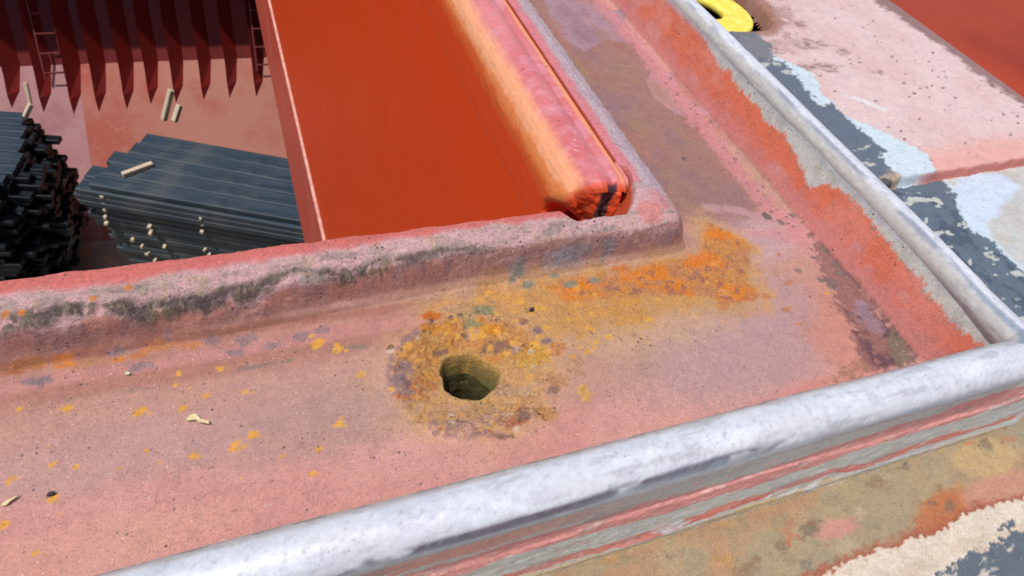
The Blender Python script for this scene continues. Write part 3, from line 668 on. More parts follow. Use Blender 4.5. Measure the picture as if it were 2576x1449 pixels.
r4.mix(rr4 * ss(.45, .75, rr4 + .25 * n4), np.array((.80, .09, .016)), .95, .5)  # rounded end painted in the same shaded orange
r4.mix(ss(.5, .9, rr4 + .1 * n4) * (1 - ss(3.5, 5, np.abs(D4 - 34 - .6 * n4))) + ss(.4, .9, rr4) * (1 - ss(1.2, 2.4, np.abs(D4 - 21))), srgb(84, 50, 56), 1., .8)
r4.mix(1 - ss(.4, 1.2, np.abs(D4 - 33 - 10 * (U4 - 300) / 24)) * 0 - 1, srgb(0, 0, 0), 0)
for yy, d_, s_ in ((318, 22, 1.1), (360, 46, 1.3), (431, 27, 1.3), (430, 48, 1.2), (330, 23, 1.)):
    r4.blob((yy, d_), s_, s_ * .8, 0, srgb(150, 84, 70), soft=.6, rag=.6, a=.9, r=.3)
# chipped scratches on the bar
for i in range(26):
    yy, d_ = random.uniform(310, 400), random.uniform(32, 46)
    r4.line([(yy, d_), (yy + random.uniform(1, 3.5), d_ + random.uniform(1, 3))], .25, srgb(240, 200, 186), soft=.5, rag=.2, a=.6)
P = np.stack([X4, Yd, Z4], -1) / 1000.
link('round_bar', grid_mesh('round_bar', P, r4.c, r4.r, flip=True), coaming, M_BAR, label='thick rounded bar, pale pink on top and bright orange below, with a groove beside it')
# cap of the bar's end
tE, rE = np.meshgrid(np.linspace(0, 1, 90), np.linspace(0, 1, 40), indexing='ij')
ex = np.interp(tE * (len(dn) - 1), np.arange(len(dn)), P[0, :, 0] * 1000); ez = np.interp(tE * (len(dn) - 1), np.arange(len(dn)), P[0, :, 2] * 1000)
ey = np.interp(tE * (len(dn) - 1), np.arange(len(dn)), P[0, :, 1] * 1000)
cx = ex * (1 - rE) + 212 * rE; cz = ez * (1 - rE) + (-14) * rE
nE = fbm(cx, cz, 6, 111, 4); nEf = fbm(cx, cz, 2.2, 112, 3)
e = Paint(cx, cz, np.array((.80, .078, .014)))
e.mix(ss(.1, .6, nE), np.array((.70, .13, .04)), .8, .5)
e.c[:] = e.c; e.r[:] = .55
e.mix((1 - ss(4.2, 5.4, np.abs(cx - 214 - .7 * nE))), srgb(92, 62, 66), 1., .9)
e.mix((1 - ss(1.4, 2.2, np.abs(cx - 226.8 - .3 * nE))), srgb(70, 44, 48), 1., .9)
dE = ey + .9 * nE + .5 * nEf - 1.3 * (1 - ss(3.6, 5, np.abs(cx - 215.5))) * 0 + 4. * (1 - ss(1.2, 2.2, np.abs(cx - 226.8))) + 1.8 * (1 - ss(3.4, 4.6, np.abs(cx - 215.5))) - 2.2 * (1 - ss(1., 3.2, np.abs(cx - 222))) - rE * 1.0
PE = np.stack([cx, dE * (rE > .01) + ey * (rE <= .01), cz], -1) / 1000.
link('bar_end', grid_mesh('bar_end', PE, e.c, e.r), coaming, M_BAR, label='rough orange end of the rounded bar with dark bare slots')
M_GIR2 = simple('rose_red_paint', (.74, .10, .045), (.66, .12, .07), 2.5, .45, .4, stretch=(1, 1, .4), bump=.1)
# pocket behind the bar end + body of the plate
# side girder with knuckle weld
M_GIR, n, b = mat_base('bright_orange_red_paint', .45, .22); L = n.links.new
tc = node(n, 'ShaderNodeTexCoord').outputs['Object']
mp = node(n, 'ShaderNodeMapping'); mp.inputs['Scale'].default_value = (1, 5, .35); L(tc, mp.inputs[0])
nz = node(n, 'ShaderNodeTexNoise', i_2=2.2, i_3=6., i_4=.62); L(mp.outputs[0], nz.inputs[0])
c = mixc(n, ramp(n, nz.outputs[0], .35, .7), (.88, .080, .008), (.84, .072, .011))
mp2 = node(n, 'ShaderNodeMapping'); mp2.inputs['Scale'].default_value = (1, 14, 1.2); L(tc, mp2.inputs[0])
n2 = node(n, 'ShaderNodeTexNoise', i_2=1.6, i_3=6., i_4=.7); L(mp2.outputs[0], n2.inputs[0])
c = mixc(n, ramp(n, n2.outputs[0], .56, .74, 0, .4), c, (.72, .12, .05))
L(c, b.inputs['Base Color'])
nf = node(n, 'ShaderNodeTexNoise', i_2=55., i_3=4.); L(tc, nf.inputs[0])
bp = node(n, 'ShaderNodeBump'); bp.inputs['Strength'].default_value = .25; bp.inputs['Distance'].default_value = .002
L(nf.outputs[0], bp.inputs['Height']); L(bp.outputs[0], b.inputs['Normal'])
L(ramp(n, nz.outputs[0], .3, .7, .42, .55), b.inputs['Roughness'])
link('plate_core', boxmesh('plate_core', .1925, .2425, .345, 2.5, -.06, .012), coaming, M_GIR)
link('pocket_floor', boxmesh('pocket_floor', .1915, .2425, .2615, .3445, -.06, -.042), coaming, M_GIR)
link('side_girder', boxmesh('side_girder', .1885, .2385, .2715, 13.0, -1.52, -.0385), coaming, M_GIR, label='smooth bright orange-red inner side plate')
link('lower_girder', boxmesh('lower_girder', .1905, .2385, .2715, 13.0, -2.78, -1.5205), coaming, M_GIR2, label='rose-red lower strip of the inner side plate')
V_, F_ = [], []
ys_ = np.linspace(.28, 13.0, 420)
for i, y_ in enumerate(ys_):
    jit = .0018 * math.sin(i * 2.3) + random.uniform(-.0015, .0015)
    zc_ = -1.40 - .028 * y_
    zc_ = -1.53
    for (ox, oz) in ((-.0005, .013), (-.011, .007 + jit), (-.011, -.007 + jit), (-.0005, -.013)): V_.append((.1885 + ox, y_, zc_ + oz))
    if i:
        for k in range(3): F_.append((4 * (i - 1) + k, 4 * i + k, 4 * i + k + 1, 4 * (i - 1) + k + 1))
M_WELD = simple('pale_pink_seam', (.80, .42, .33), (.62, .26, .2), 30, .5, .4, bump=.4)
link('weld_seam', pydata('weld_seam', V_, F_, True), coaming, M_WELD, label='pale pink weld seam along the inner side plate')

# ================================================================== outer flange of the deck (z = -52 mm)
Xd = lines((-1600, -60, 30), (-60, 320, 1.6), (320, 700, 1.25), (700, 1060, 2.6))
Yd_ = lines((-300, -60, 20), (-60, 90, .8), (90, 440, 1.25), (440, 760, 2.2), (760, 2500, 24))
Xd = Xd[Xd <= 856]
U5, V5 = np.meshgrid(Xd, Yd_, indexing='ij')
keep5 = (V5 < 92) | (U5 > 446)
d5 = Paint(U5, V5, srgb(172, 152, 118))
g = lambda a, b_: onz(a, b_, -52)
m5 = fbm(U5, V5, 12, 121, 5, ax=2); m5b = fbm(U5, V5, 45, 122, 4, ax=1.6)
d5.mix(ss(-.1, .6, m5b), srgb(182, 134, 100), .6, .25)
d5.mix(ss(.0, .5, fbm(U5, V5, 9, 132, 5, ax=1.5)), srgb(160, 146, 118), .6, .35)
d5.mix(ss(.1, .6, fbm(U5, V5, 28, 123, 4)), srgb(168, 150, 118), .8, .2)
d5.blob(g(1150, 1430), 30, 14, 0, srgb(188, 124, 90), soft=10, rag=6, a=.8)
d5.blob(g(2380, 1290), 26, 12, 10, srgb(190, 110, 62), soft=10, rag=6, a=.85)
d5.blob(g(2100, 1330), 16, 5, 0, srgb(206, 142, 130), soft=6, rag=3, a=.8)
d5.blob(g(2520, 1230), 34, 10, 0, srgb(202, 144, 120), soft=9, rag=4, a=.8)
d5.blob(g(2480, 1150), 30, 12, 0, srgb(200, 168, 118), soft=10, rag=4, a=.8)
d5.blob(g(1950, 1180), 34, 8, 0, srgb(196, 176, 138), soft=8, rag=4, a=.7)
for i in range(110):
    q_ = g(random.uniform(1300, 2560), random.uniform(1080, 1440)); s_ = random.uniform(.8, 4)
    if q_[1] > 88: continue
    d5.blob(q_, s_ * 2, s_, random.uniform(-25, 25), random.choice([srgb(122, 106, 88), srgb(116, 106, 100), srgb(206, 186, 156), srgb(150, 120, 90), srgb(196, 120, 90), srgb(158, 142, 110), srgb(196, 150, 96)]), soft=3, rag=4.5, a=random.uniform(.35, .75), r=.6)
edge = Pz([(1960, 1500), (2051, 1449), (2130, 1414), (2234, 1373), (2337, 1348), (2399, 1315), (2461, 1282), (2576, 1258), (3000, 1130), (3000, 1700), (1700, 1700)], -52)
dE = sdpoly(U5, V5, edge) + 2.2 * fbm(U5, V5, 9, 124, 3) + 1.8 * fbm(U5, V5, 3, 125, 3)
d5.mix(1 - ss(0, 6, dE), srgb(170, 88, 60), .9, .5)
d5.mix(1 - ss(-.6, .6, dE), srgb(224, 208, 186), 1., .15)
d5.mix((1 - ss(-3, -1, dE)) * ss(.1, .5, m5), srgb(208, 186, 160), .7, .15)
dk = sdpoly(U5, V5, Pz([(2250, 1520), (2337, 1449), (2420, 1414), (2440, 1377), (2482, 1373), (2503, 1348), (2540, 1325), (2600, 1330), (3000, 1250), (3000, 1700)], -52)) + 4 * m5 + 2.6 * fbm(U5, V5, 3, 126, 4)
d5.mix(1 - ss(-.5, .5, dk), srgb(100, 110, 118), 1., .4)
d5.mix((1 - ss(-3, -1, dk)) * ss(.35, .6, fbm(U5, V5, 8, 127, 4, ax=2)), srgb(210, 200, 184), .9, .2)
# right hand side: blue-grey scraped strip beside the coaming, then pale paint
R = (U5 > 446) * (V5 > 93)
keep5 &= sdpoly(U5, V5, Pz([(1700, -110), (1800, -60), (1880, -30), (1930, 20), (1960, 55), (1943, 84), (1890, 88), (1820, 86), (1760, 68), (1640, -20), (1600, -110)], -46)) > 0
d5.mix(1. * R, srgb(206, 202, 194), 1., 0)
d5.mix(R * ss(.1, .6, m5b), srgb(196, 186, 172), .7)
pale = sdpoly(U5, V5, Pz([(2430, 440), (2500, 430), (2560, 470), (2480, 560), (2520, 700), (2700, 860), (2576, 900), (2400, 560), (2380, 500)], -52)) + 5 * m5
d5.mix(R * (1 - ss(-4, 4, pale)), srgb(212, 222, 234), .95)
strip = sdpoly(U5, V5, Pz([(1700, 0), (1850, 78), (2000, 190), (2132, 295), (2223, 400), (2260, 450), (2371, 450), (2405, 490), (2410, 534), (2428, 570), (2495, 613), (2573, 683), (2700, 790), (2900, 1000), (2400, 1000), (1500, 0)], -52))
strip = strip + 4.2 * fbm(U5, V5, 16, 128, 6) + 3 * fbm(U5, V5, 4, 129, 4)
d5.mix(R * (1 - ss(1, 7, strip)), srgb(206, 220, 226), .9)
d5.mix(R * (1 - ss(-.7, .7, strip)), srgb(102, 114, 126), 1., .45)
d5.mix(R * (1 - ss(-3, 0, strip)) * ss(.15, .5, fbm(U5, V5, 12, 130, 4, ay=1.6)), srgb(72, 82, 98), .7, .5)
d5.mix(R * (1 - ss(-2, 0, strip)) * ss(.48, .62, fbm(U5, V5, 10, 131, 5, ax=2.2)), srgb(206, 206, 192), .9, .3)
for a_, b_, s_ in ((2560, 595, 5), (2545, 640, 4), (2330, 555, 3.4), (2440, 660, 3)):
    d5.blob(g(a_, b_), s_ * 1.6, s_ * .5, 40, srgb(206, 206, 196), soft=1, rag=1.2, a=.9)
Z5 = -52 + .25 * m5 + .7 * (1 - ss(-.5, .5, dE)) * (V5 < 92) - .7 * (1 - ss(-.5, .5, dk)) * (V5 < 92) + R * .9 * ss(-1, 1, strip)
P = np.stack([U5, V5, Z5], -1) / 1000.
link('deck_flange', grid_mesh('deck_flange', P, d5.c, d5.r, keep5), coaming, M_OUT, label='flat outer flange with ochre, cream and dark blue-grey scraped paint')
link('flange_edge', boxmesh('flange_edge', -1.6, .855, -.302, -.3005, -.4, -.053), coaming, M_RED)
link('flange_side', boxmesh('flange_side', .835, .8555, -.30, 2.5, -.4, -.054), coaming, M_RED)

# ================================================================== pink lug plate with an oblong hole, and the yellow link
lug = thing('lug_plate', 'faded pink steel plate with rusty edges and an oval hole, beyond the right-hand rim', 'steel plate')
Xl = lines((448, 560, 1.1), (560, 860, 2.0)); Yl = lines((312, 460, 1.1), (460, 760, 1.7), (760, 2500, 24))
U6, V6 = np.meshgrid(Xl, Yl, indexing='ij')
hz = -40.
h = lambda a, b_: onz(a, b_, hz)
q6 = Paint(U6, V6, srgb(230, 198, 191))
q6.mix(ss(-.3, .6, fbm(U6, V6, 60, 141, 4, ax=.7)), srgb(226, 186, 176), .7)
q6.mix(1 - ss(348, 385, V6 + 8 * fbm(U6, V6, 40, 142, 3)), srgb(236, 168, 150), .8)
nr_ = fbm(U6, V6, 9, 143, 5, ax=1.3)
HOLE = Pz([(1700, -110), (1800, -60), (1880, -30), (1930, 20), (1952, 55), (1935, 76), (1890, 80), (1820, 78), (1760, 60), (1640, -20), (1600, -110)], hz)
dh = sdpoly(U6, V6, HOLE)
rz_ = (1 - ss(8, 70, dh + 22 * nr_))
q6.mix(rz_ * ss(-.4, .4, nr_), srgb(166, 118, 108), .85, .7)
q6.mix((1 - ss(3, 14, dh + 6 * nr_)), srgb(170, 116, 92), .85, .8)
for a_, b_, rx_, ry_ in ((2040, 110, 30, 12), (2080, 170, 22, 10), (1990, 170, 34, 12), (2010, 60, 14, 10), (2120, 130, 14, 8), (2200, 180, 12, 8), (1960, 120, 18, 16)):
    m_ = 1 - ss(.3, 1.2, np.hypot((U6 - h(a_, b_)[0]) / rx_, (V6 - h(a_, b_)[1]) / ry_) + .6 * nr_)
    q6.mix(m_ * ss(-.25, .25, fbm(U6, V6, 5, 151, 5, ax=1.4)), srgb(142, 100, 94), .85, .8)
    q6.mix(m_, srgb(186, 146, 136), .4, .4)
for i in range(170):
    q_ = (random.uniform(470, 840), random.uniform(330, 700)); s_ = random.uniform(.6, 2.4)
    q6.blob(q_, s_ * 1.6, s_ * .7, 30, srgb(140, 104, 104), soft=1, rag=1.2, a=.8, r=.4)
q6.mix(ss(832, 846, U6 + 8 * nr_ + 7 * fbm(U6, V6, 50, 144, 3)), srgb(140, 98, 92), .85, .7)
# blue-grey scrape continues over the plate's inner side
st = sdpoly(U6, V6, Pz([(1500, -20), (1850, 84), (1893, 143), (1932, 147), (1976, 158), (2006, 191), (2028, 226), (2062, 260), (2101, 262), (2132, 295), (2180, 343), (2219, 373), (2223, 412), (2266, 451), (2305, 470), (2240, 700), (1900, 400), (1500, 200)], hz)) + 5 * fbm(U6, V6, 14, 145, 6) + 3.4 * fbm(U6, V6, 4, 146, 3)
pw = sdpoly(U6, V6, Pz([(1940, 140), (1984, 156), (2045, 187), (2070, 235), (2110, 280), (2193, 320), (2275, 360), (2332, 386), (2366, 434), (2310, 470), (2200, 480), (2000, 300)], hz)) + 5 * fbm(U6, V6, 16, 147, 6) + 3 * fbm(U6, V6, 4, 148, 4)
q6.mix(1 - ss(-.9, .9, pw), srgb(212, 224, 226), 1., .1)
q6.mix(1 - ss(-.7, .7, st), srgb(104, 114, 126), 1., .45)
q6.mix((1 - ss(-3, 0, st)) * ss(.35, .5, fbm(U6, V6, 12, 149, 5, ax=2.)), srgb(206, 200, 186), .9, .3)
q6.mix((1 - ss(-3, 0, st)) * (1 - ss(-4, 1, sdpoly(U6, V6, Pz([(1740, 78), (1930, 85), (1990, 130), (1900, 150), (1800, 110)], hz)) + 4 * nr_)) * ss(-.2, .2, nr_), srgb(186, 158, 130), .9, .6)
q6.poly(Pz([(1815, 70), (1900, 82), (1935, 105), (1945, 135), (1932, 150), (1880, 143)], hz), srgb(116, 120, 126), soft=2, rag=7, a=.9, r=.5)
q6.poly(Pz([(2180, 455), (2230, 440), (2300, 460), (2320, 480), (2220, 480)], hz), srgb(214, 200, 170), soft=3, rag=3)
q6.poly(Pz([(2100, 235), (2160, 245), (2235, 275), (2225, 280), (2150, 250)], hz), srgb(234, 226, 222), soft=1, rag=.6, a=.8)
# plate dips to the flange along its near end (hand cut, weld filled)
ye = np.interp(U6, [448, 500, 540, 565, 600, 860], [322, 326, 322, 330, 333, 337]) + 2 * fbm(U6, V6, 20, 150, 3)
sl_ = np.clip((ye - V6) / 4., 0, 1)
z6 = hz - 12.5 * ss(0, 1, sl_) + .2 * nr_ - .9 * (1 - ss(-.7, .7, st)) + .45 * (1 - ss(-.9, .9, pw))
z6 = z6 - 1.6 * ss(0, 1, np.clip((V6 - ye) / -1., 0, 1)) * 0
q6.mix(ss(.05, .3, sl_) * ss(585, 610, U6), srgb(196, 112, 98, 1.), .85, .3)
q6.mix(ss(.05, .3, sl_) * (1 - ss(545, 570, U6)), srgb(92, 96, 106), .9, .6)
q6.mix((1 - ss(0, 6, np.hypot(U6 - 561, V6 - 330) - 8 + 4 * nr_)), srgb(196, 166, 140), .8, .8)
q6.mix((1 - ss(0, 4, np.hypot(U6 - 548, V6 - 326) - 7 + 4 * nr_)), srgb(60, 58, 66), .9, .9)
q6.mix((1 - ss(0, 3, np.hypot(U6 - 520, V6 - 324) - 5 + 4 * nr_)), srgb(132, 80, 84), .9, .9)
z6 = z6 - np.clip(smax(0, -(dh + 1.5) * 3, 2), 0, 30)
keep6 = (dh > -9) & (V6 > ye - 5.2)
P = np.stack([U6, V6, z6], -1) / 1000.
link('plate', grid_mesh('lug_plate', P, q6.c, q6.r, keep6), lug, M_OUT)
link('plate_edge', boxmesh('plate_edge', .8595, .8615, .33, 2.5, -.09, -.0405), lug, simple('rusty_edge', (.30, .13, .09), (.45, .25, .2), 60, .8, .2))
# yellow link (oval ring lying in the hole)
def ring(name, cx_, cy_, cz_, a_, b_, t_, hgt, rot):
    nu, nv = 96, 20
    uu, vv = np.meshgrid(np.linspace(0, 2 * math.pi, nu), np.linspace(0, 2 * math.pi, nv, endpoint=False), indexing='ij')
    ce = np.sign(np.cos(vv)) * np.abs(np.cos(vv)) ** .55; se = np.sign(np.sin(vv)) * np.abs(np.sin(vv)) ** .55
    ra = 1 + ce * t_ / a_; rb = 1 + ce * t_ / b_
    x_ = a_ * ra * np.cos(uu); y_ = b_ * rb * np.sin(uu); z_ = hgt * se
    cr, sr = math.cos(rot), math.sin(rot)
    P_ = np.stack([cx_ + x_ * cr - y_ * sr, cy_ + x_ * sr + y_ * cr, cz_ + z_], -1) / 1000.
    return grid_mesh(name, P_, None, None, wrap_v=True)
M_YEL = simple('chipped_yellow_paint', (.80, .62, .05), (.86, .74, .16), 60, .5, .4, bump=.3, bd=.001, c2=(.70, .50, .03), s2=45)
lk = thing('lashing_link', 'bright yellow flat steel link with a round eye, sitting in the pink plate\'s hole', 'lashing link')
ec = onz(1812, 48, -48)
link('link_ring', ring('link_ring', ec[0] - 10, ec[1] + 30, -52, 42, 50, 20, 6, math.radians(25)), lk, M_YEL)
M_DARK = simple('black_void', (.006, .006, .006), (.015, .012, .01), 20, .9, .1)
link('hole_dark_sheet', boxmesh('hole_dark_sheet', .455, .75, .50, .90, -.13, -.125), lug, M_DARK)  # black sheet below the hole, its darkness put in by colour

# ================================================================== main deck around the hatch, hull sides
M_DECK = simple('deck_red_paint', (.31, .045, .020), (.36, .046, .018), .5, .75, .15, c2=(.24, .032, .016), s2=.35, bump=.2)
def struct(name, me, mt, **k): return link(name, me, None, mt, kind='structure', **k)
ZD = -1.5
struct('main_deck', pydata('main_deck', [(-12, -30, ZD), (30, -30, ZD), (30, .09, ZD), (-12, .09, ZD), (.24, .09, ZD), (30, 40, ZD), (.24, 40, ZD), (.24, 13.04, ZD), (-9, 13.04, ZD), (-9, 40, ZD)],
       [(0, 1, 2, 4, 3), (4, 2, 5, 6), (8, 7, 6, 9)]), M_DECK)
far = thing('end_coaming', 'dark red far coaming that closes the hatch beyond the hold', 'hatch coaming')
link('coaming_plate', boxmesh('coaming_plate', -9, .24, 13.02, 13.05, -2.9, .03), far, M_RED)
left = thing('side_coaming', 'dark red coaming along the far left side of the hatch', 'hatch coaming')
link('coaming_plate', boxmesh('coaming_plate', -9.03, -9, .28, 13.05, -2.9, .03), left, M_RED)

# ================================================================== cargo hold
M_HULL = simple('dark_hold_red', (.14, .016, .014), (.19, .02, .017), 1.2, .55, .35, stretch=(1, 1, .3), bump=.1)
M_FIN = simple('frame_red', (.24, .02, .016), (.20, .018, .015), 2., .5, .4, stretch=(1, 1, .3), bump=.1)
# hopper slope: y = 21.1 + z, knuckle at z = -7.58
M_HOP, n, b = mat_base('dusty_hopper_paint', .6, .3); L = n.links.new
tc = node(n, 'ShaderNodeTexCoord').outputs['Object']
sx_ = node(n, 'ShaderNodeSeparateXYZ'); L(tc, sx_.inputs[0])
nz = node(n, 'ShaderNodeTexNoise', i_2=1.3, i_3=6., i_4=.6); L(tc, nz.inputs[0])
nl = node(n, 'ShaderNodeTexNoise', i_2=7., i_3=5., i_4=.7); L(tc, nl.inputs[0])
c = mixc(n, ramp(n, nz.outputs[0], .4, .65), (.38, .085, .055), (.40, .14, .10))
rt = ramp(n, sx_.outputs[0], -2.6, -1.0, 0, 1)
sc1 = node(n, 'ShaderNodeMath', operation='MULTIPLY'); L(rt, sc1.inputs[0]); L(ramp(n, nz.outputs[0], .3, .55, .3, 1), sc1.inputs[1])
c = mixc(n, sc1.outputs[0], c, (.42, .17, .12))
c = mixc(n, ramp(n, nl.outputs[0], .5, .75, 0, .5), c, (.46, .2, .17))
L(c, b.inputs['Base Color'])
M_HOP2 = simple('mauve_hopper_paint', (.38, .17, .18), (.43, .22, .22), 1.5, .6, .3, bump=.1, c2=(.33, .14, .15), s2=2)
slope = thing('hopper_slope', 'dusty pink sloping plate at the foot of the hold\'s end wall', 'hold plating')
kn = -7.58
def quad(a, b_): return [(a, 21.1 + kn, kn), (b_, 21.1 + kn, kn), (b_, 11.1, -10), (a, 11.1, -10)]
def skew(a0, b0, a1, b1): return [(a0, 21.1 + kn, kn), (b0, 21.1 + kn, kn), (b1, 11.1, -10), (a1, 11.1, -10)]
link('slope_plate', pydata('slope_plate', skew(-3.02, 4, -2.82 - .3, 4), [(3, 2, 1, 0)]), slope, M_HOP, label='orange-pink right half, dusted tan')
link('slope_plate', pydata('slope_plate', skew(-9, -3.02, -9, -3.12), [(3, 2, 1, 0)]), slope, M_HOP2, label='mauve-pink left half')
wall = thing('end_bulkhead', 'dark red bulkhead with a row of pointed frames at the end of the hold', 'bulkhead')
H0 = Vector((0, 21.1 + kn, kn)); DU = Vector((0, .5, 1))
tt = 6.2
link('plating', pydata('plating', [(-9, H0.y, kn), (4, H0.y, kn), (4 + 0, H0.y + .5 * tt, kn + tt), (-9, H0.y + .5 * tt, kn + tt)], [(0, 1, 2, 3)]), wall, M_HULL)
tips = [(-4.20, -8.13), (-3.70, -8.21), (-3.21, -8.26), (-2.78, -8.25), (-2.29, -8.23), (-1.85, -8.18), (-1.39, -8.18), (-.87, -8.16), (-.37, -8.15), (.15, -8.16)]
tips = [(-4.2 - .46 * k, -8.15) for k in range(9, 0, -1)] + tips + [(.15 + .47 * k, -8.15) for k in range(1, 7)]
for tx, tz in tips:
    ty = 21.1 + tz; up_ = 4.8; t_ = .011
    dxu = .04; wf = .25
    uk = kn - tz
    yk = ty + .5 * uk
    um = .42 * uk; zm = tz + um
    V_ = [(tx, ty + .004, tz - .004),
          (tx + dxu * uk, yk, kn), (tx + dxu * uk, H0.y + .004, kn), (tx + dxu * uk + wf, H0.y + .004, kn),
          (tx + dxu * up_, ty + .5 * up_, tz + up_), (tx + dxu * up_, H0.y + .5 * (tz + up_ - kn) + .01, tz + up_), (tx + dxu * up_ + wf, H0.y + .5 * (tz + up_ - kn) + .01, tz + up_),
          (tx + dxu * um - .012, ty + .5 * um - .03, zm), (tx + dxu * um + wf * .72, ty + um + .004, zm), (tx + dxu * um - .012, ty + um + .004, zm)]
    F_ = [(0, 7, 8), (0, 9, 7), (7, 9, 2, 1), (7, 1, 3, 8), (1, 2, 5, 4), (1, 4, 6, 3), (2, 3, 6, 5), (4, 5, 6)]
    link('frame', pydata('frame', V_, F_), wall, M_FIN)
# ladders fixed between frames
M_LAD = simple('ladder_dusty_red', (.20, .05, .045), (.15, .03, .03), 5, .6, .3)
for lx, lab in ((-3.36, 'dark red rung ladder between the frames at the left of the bulkhead'), (.42, 'dark red rung ladder on the bulkhead, half hidden by the orange side plate')):
    ty0 = 21.1 + kn - .34; lad = thing('hold_ladder', lab, 'ladder', (lx, ty0, kn))
    hgt = 5.
    for sx in (-.17, .17):
        link('rail', pydata('rail', [(sx - .012, 0, -.1), (sx + .012, 0, -.1), (sx + .012, .05, -.1), (sx - .012, .05, -.1), (sx - .012 + .2, .5 * hgt, hgt), (sx + .012 + .2, .5 * hgt, hgt), (sx + .012 + .2, .5 * hgt + .05, hgt), (sx - .012 + .2, .5 * hgt + .05, hgt)],
             [(0, 1, 2, 3), (4, 7, 6, 5), (0, 4, 5, 1), (1, 5, 6, 2), (2, 6, 7, 3), (3, 7, 4, 0)]), lad, M_LAD)
    rm = boxmesh('rung', -.155, .155, -.01, .02, -.011, .011); rm.materials.append(M_LAD)
    for k in range(16):
        o_ = bpy.data.objects.new('rung', rm); COL.objects.link(o_); o_.parent = lad; zz_ = .02 + k * .31; o_.location = (.04 * zz_, .5 * zz_ + .01, zz_)
# floor of the hold
M_FLOOR = simple('hold_floor_paint', (.24, .24, .21), (.48, .38, .26), 2.2, .7, .3, c2=(.26, .33, .33), s2=2.6)
struct('hold_floor', pydata('hold_floor', [(-9, .28, -10), (4, .28, -10), (4, 11.1, -10), (-9, 11.1, -10)], [(0, 1, 2, 3)]), M_FLOOR)
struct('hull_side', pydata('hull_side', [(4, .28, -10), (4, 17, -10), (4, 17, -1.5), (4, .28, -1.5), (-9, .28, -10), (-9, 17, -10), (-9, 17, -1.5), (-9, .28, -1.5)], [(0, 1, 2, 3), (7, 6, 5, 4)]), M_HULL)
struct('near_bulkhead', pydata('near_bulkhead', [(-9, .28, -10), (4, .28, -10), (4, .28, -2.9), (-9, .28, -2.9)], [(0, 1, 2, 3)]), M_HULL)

# stacked steel sections ------------------------------------------------
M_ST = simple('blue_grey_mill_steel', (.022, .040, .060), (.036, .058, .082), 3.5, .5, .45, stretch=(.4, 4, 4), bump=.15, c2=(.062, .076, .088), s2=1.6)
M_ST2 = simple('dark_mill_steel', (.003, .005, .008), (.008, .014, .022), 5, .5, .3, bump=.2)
def section_mesh(name, ln, wd, ht, mt):
    """a long shallow trough section: ribs at both edges and one in the middle"""
    y = wd / 2; t = ht
    pr = [(-y, 0), (-y, t * .93), (-y + .008, t), (-y + .05, t), (-y + .06, t * .975), (-.03, t * .975), (0, t * .99), (.03, t * .975), (y - .06, t * .975), (y - .05, t), (y - .008, t), (y, t * .93), (y, 0)]
    k = len(pr)
    V_ = [(0, a_, b_) for a_, b_ in pr] + [(ln, a_, b_) for a_, b_ in pr]
    F_ = [(i, i + k, (i + 1) % k + k, (i + 1) % k) for i in range(k)] + [tuple(range(k)), tuple(range(2 * k - 1, k - 1, -1))]
    me = pydata(name, V_, F_); me.materials.append(mt); return me
rs = random.Random(5)
ORD = [*(_o for _o in ['first', 'second', 'third', 'fourth', 'fifth', 'sixth', 'seventh', 'eighth', 'ninth', 'tenth', 'eleventh', 'twelfth', 'thirteenth', 'fourteenth', 'fifteenth', 'sixteenth', 'seventeenth', 'eighteenth', 'nineteenth', 'twentieth', 'twenty-first', 'twenty-second', 'twenty-third', 'twenty-fourth', 'twenty-fifth', 'twenty-sixth', 'twenty-seventh', 'twenty-eighth'])]
ang = math.radians(-24.6); du = Vector((math.cos(ang), math.sin(ang), 0)); dv = Vector((-math.sin(ang), math.cos(ang), 0))
base = Vector((-2.62, 9.38, 0))
wd = .285; ht = .098; n_lay = 28
me_s = [section_mesh('steel_section', 4.6, wd - .004, ht - .012, M_ST) for _ in range(2)]
for L_ in range(n_lay):
    ztop = -7 - L_ * ht * 1.06
    for k in range(5):
        if L_ > 0 and k > 1: continue
        off = rs.uniform(-.09, .09) + (.14 if L_ < 1 and k > 0 else 0) + (.28 if L_ == 0 else 0) * (k / 5) + (-.1 if L_ in (3, 4) else 0) + .018 * L_ + k * .03
        if L_ == 0 and k == 0: off += .12
        if L_ == 0 and k == 0: off = .25
        o_ = bpy.data.objects.new('steel_section', me_s[(L_ + k) % 2]); COL.objects.link(o_)
        sh_ = (L_ - 6) * .0 + (-.04 if 0 < L_ < 4 else 0) + rs.uniform(-.012, .012) * (k > 0 or L_ < 2) + .012 * math.sin(L_ * 1.7)
        o_.location = base + du * off + dv * (wd * k + sh_ + .012 * max(0, L_ - 4)) + Vector((0, 0, ztop - ht))
        o_.rotation_euler = (0, 0, ang + rs.uniform(-.004, .004))
        o_['category'] = 'steel section'; o_['group'] = 'blue-grey steel sections in the right-hand stack'
        o_['label'] = ('blue-grey steel section on top of the right-hand stack, %s from the front' % ORD[k]) if L_ == 0 else ('blue-grey steel section, %s layer down, %s row of the right-hand stack' % (ORD[L_], ('outer', 'second')[k]))
